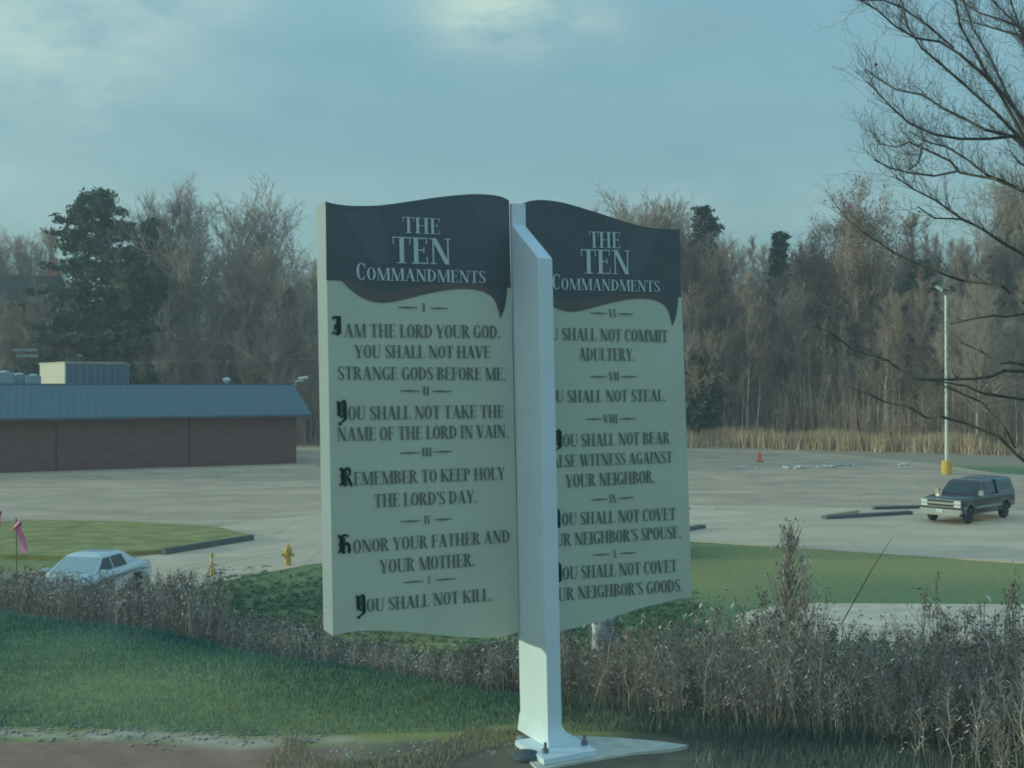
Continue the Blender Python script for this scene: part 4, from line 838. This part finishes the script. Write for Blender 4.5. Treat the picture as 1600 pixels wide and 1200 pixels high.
# ------------------------------------------------------------------ trees
bark = mat('grey_bark', (.40, .32, .26), .9, noise=.25, scale=4); bark2 = mat('brown_bark', (.34, .245, .19), .9, noise=.25, scale=4); pale_bark = mat('pale_birch_bark', (.62, .55, .46), .85, noise=.3, scale=3)
twig_g = mat('grey_twigs', (.50, .40, .32), .9); twig_b = mat('brown_twigs', (.47, .35, .265), .9); leaf_r = mat('rusty_leaves', (.26, .145, .10), .8, noise=.3, scale=1)
needle = mat('pine_needles', (.075, .105, .062), .7, noise=.35, scale=.6, bump=0)
def bare(seed, slender=False, spread=.34, leafy_n=0, up=.9, limbs=24, dome=False, tw=.011):
    """a leafless tree one unit... in metres for a height of 16; returns trunk and twig arrays"""
    r = random.Random(seed); H = 16.; T = Segs(); Cn = Segs(); lf = []
    def vec(t, az): return Vector((math.sin(t) * math.cos(az), math.sin(t) * math.sin(az), math.cos(t)))
    pts = [Vector((0, 0, -.5))]; n = 9
    for i in range(n): pts.append(Vector((pts[-1].x + r.gauss(0, .10), pts[-1].y + r.gauss(0, .10), (i + 1) / n * H * .9)))
    r0 = .15 if slender else .20
    for i in range(n): T.add(pts[i], pts[i + 1], r0 * (1 - i / n * .85), r0 * (1 - (i + 1) / n * .85))
    def grow(p, d, L_, rad, lev):
        k = 3 if lev < 2 else 2; q = p
        for s in range(k):
            d = (d + Vector((r.gauss(0, .16), r.gauss(0, .16), r.gauss(.08, .1)))).normalized(); e_ = q + d * (L_ / k); a = rad * (1 - s / k * .7); b = rad * (1 - (s + 1) / k * .7)
            (T if lev == 0 else Cn).add(q, e_, a, max(b, tw))
            if lev < 3:
                for _ in range((3, 3, 2)[lev]):
                    az = r.uniform(0, 6.28); side = d.cross(vec(1.57, az)); side = side.normalized() if side.length > .05 else Vector((1, 0, 0))
                    grow(q.lerp(e_, r.random()), (d * r.uniform(.5, 1.0) + side * r.uniform(.4, .9) + Vector((0, 0, .2))).normalized(), L_ * r.uniform(.35, .6), rad * .45, lev + 1)
            q = e_
        if lev >= 2 and leafy_n: lf.append(q)
    for i in range(limbs):
        t = (.22 if not slender else .4) + .75 * i / limbs + r.uniform(-.02, .02); h = min(t, .99) * n * .999; j = int(h); p = pts[j].lerp(pts[j + 1], h - j)
        ang = (1.05 - .65 * t) * r.uniform(.75, 1.2) * (1.0 if not slender else .75); L_ = H * spread * (1.15 - t * .75) * r.uniform(.6, 1.15)
        if dome: ang = (1.15 - .55 * t) * r.uniform(.6, 1.2); L_ = H * spread * .62 * r.uniform(.7, 1.1)
        grow(p, vec(ang, i * 2.4 + r.uniform(-.4, .4)), L_, r0 * .42 * (1.1 - t * .7), 0)
    zm = max(p[2] for p in Cn.p1) / H
    for S_ in (T, Cn):
        S_.p0 = [tuple(np.array(p) / zm) for p in S_.p0]; S_.p1 = [tuple(np.array(p) / zm) for p in S_.p1]
    lf = [p / zm for p in lf]
    tv_ = T.arrays(5); cv_ = Cn.arrays(3); lv_ = None
    if leafy_n:
        r2 = np.random.default_rng(seed); L0 = np.array([tuple(p) for p in lf]); L0 = L0[r2.integers(0, len(L0), leafy_n)] + r2.normal(0, .25, (leafy_n, 3)); a = r2.normal(0, .055, (leafy_n, 3)); b = r2.normal(0, .055, (leafy_n, 3)); lv_ = (np.stack([L0 - a, L0 + a, L0 + b], 1).reshape(-1, 3), np.arange(3 * leafy_n).reshape(-1, 3))
    return tv_, cv_, lv_
def add_tree_proto(name, seed, tm, cm, **k):
    (tv_, tf_), (cv_, cf_), lv_ = bare(seed, **k); e = bpy.data.objects.new(name, None); COL.objects.link(e); e.empty_display_size = .5
    tri_mesh('trunk', tv_, tf_, tm, e); c = tri_mesh('crown', cv_, cf_, cm, e)
    if lv_: tri_mesh('leaves', lv_[0], lv_[1], leaf_r, c)
    return e
def copy_tree(e, name=None):
    r = e.copy(); COL.objects.link(r)
    for ch in e.children:
        c = ch.copy(); c.parent = r; COL.objects.link(c)
        for g_ in ch.children: q_ = g_.copy(); q_.parent = c; COL.objects.link(q_)
    return r
PROTO = {
 'g1': add_tree_proto('bare_tree', 1, bark, twig_g), 'g2': add_tree_proto('bare_tree', 2, bark, twig_g, spread=.40), 'g3': add_tree_proto('bare_tree', 3, bark2, twig_b, spread=.30),
 'g4': add_tree_proto('bare_tree', 4, bark2, twig_b, spread=.36), 's1': add_tree_proto('slender_tree', 5, pale_bark, twig_b, slender=True, spread=.2, limbs=18), 's2': add_tree_proto('slender_tree', 6, bark, twig_g, slender=True, spread=.22, limbs=18),
 'r1': add_tree_proto('rusty_leaved_tree', 8, bark2, twig_b, spread=.42, leafy_n=12000), 'w1': add_tree_proto('bare_tree', 9, bark, twig_g, spread=.56, limbs=100, dome=True, tw=.02)}
USED = set()
def plant(kind, x, y, h, label, group, wide=1.0, yaw=None):
    e = PROTO[kind] if kind not in USED else copy_tree(PROTO[kind]); USED.add(kind); s = h / 16.
    e.location = (x, y, gh(x, y) - .1); e.rotation_euler = (0, 0, rnd.uniform(0, 6.28) if yaw is None else yaw); e.scale = (s * wide, s * wide, s); tag(e, label, 'tree', group); return e
def plant_px(kind, px, pyt, d, label, group, wide=1.0, yaw=None):
    x = (px - 800) / F * d; return plant(kind, x, d, EYE + (600 - pyt) / F * d - gh(x, d), label, group, wide, yaw)
GR, GLF = 'bare trees of the wood behind the parking lot', 'bare trees of the wood behind the brick building'
plant_px('w1', 1000, 287, 122, 'round-crowned pale grey tree rising above the right page of the sign', GR, 1.0, .4)
plant_px('w1', 955, 305, 126, 'round pale grey crown left of the taller round crown above the right page', GR, .8, 2.2); plant_px('w1', 1045, 306, 127, 'round pale grey crown between the taller round crown and the dark pine', GR, .75, 3.6)
plant_px('g3', 1082, 348, 120, 'brown bare tree in front of the dark pine top beside the sign', GR, 1.1, .7); plant_px('g4', 1122, 356, 119, 'brown bare tree just right of the dark pine top', GR, 1.1, 1.9)
plant_px('r1', 1345, 270, 117, 'tall tree with rusty leaves standing clear of the wood right of the sign', GR, .95, 1.0)
plant_px('r1', 1275, 345, 121, 'lower rusty-leaved tree just left of the tall one', GR, .9, 2.5)
plant_px('r1', 1085, 430, 116, 'rusty-leaved tree beside the right edge of the sign', GR, .9, 4.0)
plant_px('g2', 245, 268, 119, 'tallest grey bare tree right of the dark pine', GLF, .95, 1.2)
plant_px('g1', 290, 272, 119, 'forked grey bare tree second right of the dark pine', GLF, .95, 3.2)
plant_px('g2', 430, 276, 118, 'wide grey bare tree nearest the left page of the sign', GLF, 1.1, 5.0)
plant_px('g1', 375, 300, 120, 'grey bare tree between the two tall bare trees behind the roof', GLF, 1.0, 2.0)
plant_px('s2', 1420, 330, 122, 'dark slim tree right of the tall rusty-leaved tree', GR, 1.5, 2.0)
plant_px('w1', 1595, 250, 128, 'tall pale tree behind the oak branches at the right edge', GR, .9, 3.0)
for k, (px, py, d, lab) in enumerate([(1168, 480, 113.6, 'pale birch-like trunk, first from the sign at the lot edge'), (1180, 500, 113.2, 'pale birch-like trunk, second from the sign at the lot edge'), (1158, 520, 114, 'thin pale trunk leaning left of the birch pair'), (1256, 540, 113, 'pale trunk with a low fork near the orange cone'), (1292, 555, 112.5, 'pale leaning trunk at the dry reeds behind the rubble'), (1380, 520, 109, 'pale trunk midway between rubble and lamp post'), (1512, 480, 106, 'pale trunk just right of the lamp post'), (1588, 560, 100, 'crooked pale trunk above the pickup canopy')]):
    plant_px('s1', px, py - 60, d, lab, 'pale trunks along the lot edge', .8, k * 1.3)
SKX = [-250, 0, 80, 150, 190, 215, 290, 330, 350, 440, 480, 520, 640, 800, 900, 950, 1050, 1070, 1140, 1200, 1240, 1300, 1400, 1440, 1500, 1560, 1600, 1900]
SKY = [345, 352, 348, 360, 330, 300, 300, 345, 330, 300, 316, 314, 310, 340, 335, 330, 325, 350, 352, 345, 362, 370, 355, 350, 352, 362, 345, 345]
lefts = ['bare grey brown tree in the wood behind the brick building']; rights = ['bare brown tree in the dense wood behind the parking lot']
def fill(px0, px1, rows, step, label, group, kinds, lowk):
    for d in rows:
        px = px0 + rnd.uniform(0, step)
        while px < px1:
            dd = d + rnd.uniform(-2, 2); x = (px - 800) / F * dd
            if px > 1300: dd -= min(16, (px - 1300) * .05) * (1 if d < 130 else .4); x = (px - 800) / F * dd
            top = np.interp(px, SKX, SKY) + abs(rnd.gauss(0, 22)) + 4; h = EYE + (600 - top) / F * dd - gh(x, dd); h = min(h, rnd.uniform(11, 17) * (1.25 if d > 150 else 1)) 
            if h > 4: plant(rnd.choice(kinds), x, dd, h, label, group, rnd.uniform(.75, 1.1))
            px += step * rnd.uniform(.7, 1.3) * 118 / dd
fill(1060, 1720, (114, 119, 125, 133, 143, 155, 167), 44, rights[0], GR, ('g1', 'g3', 'g4', 's1', 's2', 's1', 'g2'), 0)
fill(-180, 530, (116, 119, 125, 134, 146), 46, lefts[0], GLF, ('g1', 'g2', 'g3', 'g1', 's2'), 0)
fill(530, 1060, (128, 150), 95, 'bare tree of the far wood partly hidden behind the sign', GR, ('g1', 'g3', 'g4'), 0)

for px in range(-130, 112, 22): plant_px(rnd.choice(('g1', 'g2', 'g1', 's2')), px + rnd.uniform(-6, 6), 346 + abs(rnd.gauss(0, 14)), 141 + rnd.uniform(-3, 5), 'pale bare tree behind the dark roofed house on the hill', 'pale trees behind the hill house', 1.0)
def pine(seed, H, Wd, dome=.35, lay=26):
    r = np.random.default_rng(seed); vs = []; T = Segs(); T.add((0, 0, -.5), (0, 0, H * .95), .3, .05)
    for i in range(lay):
        t = .08 + .9 * i / lay; z = H * t; rad = Wd * (.40 * min(1.0, (1.01 - t) / .16) ** .7 + .60 * min(1.0, (1.0 - t) / .72)) * r.uniform(.72, 1.12)
        for k in range(int(6 + 5 * rad / Wd)):
            a = r.uniform(0, 6.28); L_ = rad * r.uniform(.55, 1.1); drop = r.uniform(-.05, .18); e_ = np.array((math.cos(a) * L_, math.sin(a) * L_, z + drop * L_)); s0 = np.array((0, 0, z)); T.add(s0, e_, .05, .015)
            m_ = int(44 + 95 * L_ / 5)
            tt = r.uniform(.25, 1.03, m_) ** .8; c = s0 + (e_ - s0) * tt[:, None] + r.normal(0, 1, (m_, 3)) * np.array((.32, .32, .2)); a_ = r.normal(0, .2, (m_, 3)); b_ = r.normal(0, .2, (m_, 3)); a_[:, 2] *= .6
            vs.append(np.stack([c - a_, c + a_, c + b_], 1).reshape(-1, 3))
    VV = np.concatenate(vs); return T.arrays(5), VV
def add_pine(px, pyt, d, seed, Wd, label, dome=.35, lay=26):
    x = (px - 800) / F * d; z = gh(x, d); H = EYE + (600 - pyt) / F * d - z; (tv_, tf_), VV = pine(seed, H, Wd, dome, lay); e = empty('pine_tree', (x, d, z)); tag(e, label, 'tree', 'dark pines in the wood'); tri_mesh('trunk', tv_, tf_, bark2, e); tri_mesh('crown', VV, np.arange(len(VV)).reshape(-1, 3), needle, e)
add_pine(150, 286, 118, 11, 8.0, 'big dark green pine with a domed top behind the brick building', .5, 34)
add_pine(1100, 312, 126, 12, 3.2, 'dark pine top just right of the sign', .3, 24)
add_pine(1218, 352, 128, 13, 1.3, 'smaller dark pine among bare trees right of the sign', .4, 20)
add_pine(1095, 545, 113.5, 14, 2.1, 'low dark evergreen at the lot edge beside the sign', .6, 14)
add_pine(235, 330, 118, 15, 3.8, 'smaller dark pine right of the big domed pine', .6, 24)
add_pine(1440, 395, 115, 16, 2.0, 'dark evergreen clump behind the lamp post', .7, 14)

# brush along the foot of the wood, dry reeds along the lot edge
B = Segs(); r = random.Random(77)
for i in range(5200):
    px = r.uniform(-200, 1750); left = px < 520; x0 = (px - 800) / F; d = (112 if left else float(far_edge(x0 * 110)) + 1) + abs(r.gauss(0, 7)) + (2 if left else 0); x = x0 * d; z = gh(x, d); h = r.uniform(2, 7.5); p = Vector((x, d, z - .1)); dr = Vector((r.gauss(0, .1), r.gauss(0, .1), 1))
    q = p + dr * h * .55; B.add(p, q, .035, .025); B.add(q, q + Vector((r.gauss(0, .18), r.gauss(0, .18), 1)) * h * .45, .025, .008)
    for k in range(4):
        s = p + dr * h * r.uniform(.3, .6); B.add(s, s + Vector((r.gauss(0, .8), r.gauss(0, .8), r.uniform(.6, 1.6))) * h * .16, .014, .006)
tag(tri_mesh('undergrowth', *B.arrays(3), mat('brush_stems', (.50, .37, .27), .9, noise=.5, scale=.25)), 'thicket of thin brown saplings along the foot of the wood', 'brush', kind='stuff')
nb = 24000; px = rng.uniform(1000, 1700, nb); X = (px - 800) / F * 111; Y = far_edge(X) - 1.5 + rng.normal(0, 1.3, nb); Z = ground_h(X, Y); hh = rng.uniform(.8, 1.9, nb) * (1 + .35 * fnoise(X, Y, .8, 41)); hh *= np.interp(px, [1000, 1450, 1500, 1700], [1, 1, .5, .4])
a = rng.uniform(0, 6.28, nb); VV = np.zeros((nb, 3, 3)); VV[:, 0] = np.stack([X - .04 * np.cos(a), Y - .04 * np.sin(a), Z - .05], 1); VV[:, 1] = np.stack([X + .04 * np.cos(a), Y + .04 * np.sin(a), Z - .05], 1); VV[:, 2] = np.stack([X + rng.normal(0, .22, nb), Y + rng.normal(0, .22, nb), Z + hh], 1)
CC = np.repeat((np.array((.66, .48, .29)) * rng.uniform(.6, 1.25, (nb, 1)))[:, None], 3, 1)
tag(tri_mesh('dry_reeds', VV.reshape(-1, 3), np.arange(3 * nb).reshape(-1, 3), weed_m, cols=CC.reshape(-1, 3)), 'band of tall dry tan grass along the far edge of the parking lot', 'dry grass', kind='stuff')

# the oak whose branches reach in from the right
OD = 15.0; tx_ = (1790 - 800) / F * OD; oak = empty('oak_tree', (tx_, OD, gh(tx_, OD))); tag(oak, 'bare oak reaching in from the right edge with dark drooping branches', 'tree')
obark = mat('oak_bark', (.115, .10, .085), .9, noise=.3, scale=8)
limbs = [
 [(1344, 0), (1370, 15), (1400, 42), (1432, 60), (1468, 65), (1500, 85), (1535, 115), (1570, 150), (1600, 190), (1680, 290)],
 [(1396, -60), (1408, 0), (1420, 45), (1440, 75), (1470, 100), (1510, 135), (1560, 180), (1600, 222), (1690, 320)],
 [(1480, -60), (1493, 0), (1500, 40), (1520, 75), (1545, 120), (1570, 160), (1600, 215), (1690, 330)],
 [(1500, -20), (1520, 45), (1545, 85), (1575, 150), (1600, 198), (1680, 300)],
 [(1355, 128), (1365, 138), (1390, 165), (1420, 192), (1460, 210), (1500, 217), (1545, 217), (1590, 212), (1690, 300)],
 [(1353, 108), (1375, 125), (1400, 140), (1440, 148), (1475, 170), (1510, 187), (1540, 203), (1582, 213), (1690, 310)],
 [(1420, 205), (1450, 222), (1480, 230), (1510, 248), (1540, 272), (1570, 287), (1600, 297), (1690, 350)],
 [(1360, 203), (1375, 225), (1400, 230), (1420, 222), (1450, 235), (1485, 252), (1500, 270), (1540, 277), (1560, 280), (1600, 300), (1690, 360)],
 [(1400, 278), (1430, 297), (1460, 312), (1500, 340), (1535, 358), (1570, 382), (1600, 398), (1700, 450)],
 [(1434, 323), (1460, 341), (1500, 342), (1520, 350)], [(1366, 250), (1390, 262), (1420, 270), (1460, 275), (1495, 268)],
 [(1318, 337), (1349, 363), (1395, 394), (1433, 413), (1470, 427), (1504, 439), (1565, 446), (1579, 460), (1600, 473), (1700, 520)],
 [(1485, 506), (1520, 498), (1553, 493), (1572, 495), (1600, 490), (1710, 500)],
 [(1500, 535), (1533, 549), (1546, 559), (1563, 568), (1576, 566), (1600, 570), (1710, 560)],
 [(1272, 509), (1299, 520), (1333, 547), (1387, 563), (1406, 578), (1437, 593), (1480, 593), (1522, 592), (1550, 588), (1568, 579), (1600, 580), (1710, 575)],
 [(1437, 593), (1480, 598), (1510, 603), (1531, 613), (1550, 617), (1600, 624), (1710, 620)],
 [(1330, 606), (1357, 616), (1383, 628), (1422, 637), (1448, 653), (1471, 651), (1510, 662), (1560, 682), (1590, 712), (1650, 760), (1720, 740)],
 [(1450, 590), (1479, 605), (1533, 628), (1570, 668), (1586, 700)],
 [(1530, -20), (1560, 10), (1590, 40), (1620, 80), (1700, 250)], [(1500, 30), (1540, 40), (1590, 55), (1650, 120)], [(1575, -10), (1590, 30), (1605, 80), (1650, 160)],
 [(1578, 235), (1590, 252), (1620, 270), (1690, 330)], [(1420, 265), (1432, 258), (1440, 240), (1438, 225)], [(1340, 0), (1380, 0), (1410, 12), (1450, 40), (1490, 75)], [(1500, 0), (1530, 20), (1570, 33), (1600, 45), (1680, 120)]]
T = Segs(); Tw = Segs(); r = random.Random(21); o0 = Vector((tx_, OD, gh(tx_, OD)))
def twig(p, d, L_, rad, lev):
    q = p
    for s in range(3):
        d = (d + Vector((r.gauss(0, .2), r.gauss(0, .15), r.gauss(.1, .14)))).normalized(); e_ = q + d * (L_ / 3); Tw.add(q, e_, rad * (1 - s * .25), rad * (1 - (s + 1) * .25))
        if lev < 2 and r.random() < .85:
            sd = Vector((r.gauss(0, 1), r.gauss(0, .6), r.gauss(.3, .8))).normalized(); twig(e_, (d * .8 + sd * .8).normalized(), L_ * r.uniform(.35, .65), rad * .65, lev + 1)
        q = e_
for li, lm in enumerate(limbs):
    dj = r.uniform(-1.3, 1.3); nP = len(lm); pts = []
    for i, (x, y) in enumerate(lm):
        px_, py_ = lm[i]; d = OD + dj * (1 - .75 * i / nP) + r.gauss(0, .08); pts.append(atd(px_, py_, d) - o0)
    if lm[-1][0] > 1640: pts.append(Vector((0, 0, atd(1790, lm[-1][1] + 60, OD).z - o0.z)))
    n = len(pts); rt = .0075; rb = .028 if lm[-1][0] > 1640 else .016
    upper = max(p.z for p in pts) + o0.z > 8.2
    for i in range(n - 1):
        f0, f1 = i / (n - 1), (i + 1) / (n - 1); T.add(pts[i], pts[i + 1], rt + (rb - rt) * f0 ** 1.1, rt + (rb - rt) * f1 ** 1.1)
        if i < n - 2:
            dv = (pts[i] - pts[i + 1]); m_ = max(1, int(dv.length / (.032 if upper else .08)))
            for k in range(m_):
                p = pts[i].lerp(pts[i + 1], r.random()); up_ = Vector((r.gauss(-.3, .5), r.gauss(0, .5), r.gauss(.75, .6) if upper else r.gauss(.25, .7))); twig(p, (dv.normalized() * .7 + up_).normalized(), r.uniform(.15, .6) * (1 - .35 * f0), .0044, 0)
tv_, tf_ = T.arrays(6); mb = MB(); hh = 11 - o0.z; mb.tube([(.1, 0, -.4), (.05, 0, 0), (0, 0, 2), (.05, 0, 5), (0, 0, 8), (.1, 0, hh + 2)], [.34, .26, .22, .19, .15, .06], 12); mb.build('trunk', obark, oak, smooth=True)
tri_mesh('branches', tv_, tf_, obark, oak); tri_mesh('twigs', *Tw.arrays(3), mat('oak_twigs', (.20, .175, .15), .9), oak)
q = np.random.default_rng(9); ends = np.array(Tw.p1); ch = ends[q.integers(0, len(ends), 70)]; a = q.normal(0, .022, (70, 3)); b = q.normal(0, .022, (70, 3)); tri_mesh('withered_leaves', np.stack([ch - a, ch + a, ch + b], 1).reshape(-1, 3), np.arange(210).reshape(-1, 3), mat('withered_leaf', (.09, .055, .04), .9), oak)

# ------------------------------------------------------------------ thin autumn haze
hz = bpy.data.materials.new('haze'); hz.use_nodes = True; hn = hz.node_tree.nodes; hn.remove(hn['Principled BSDF']); pv = hn.new('ShaderNodeVolumePrincipled'); pv.inputs['Color'].default_value = (.85, .88, .92, 1); pv.inputs['Density'].default_value = .0012; pv.inputs['Anisotropy'].default_value = .2
hz.node_tree.links.new(pv.outputs[0], hn['Material Output'].inputs['Volume'])
mb = MB(); mb.box((0, 106, 25), (270, 270, 53)); tag(mb.build('haze', hz), kind='stuff')
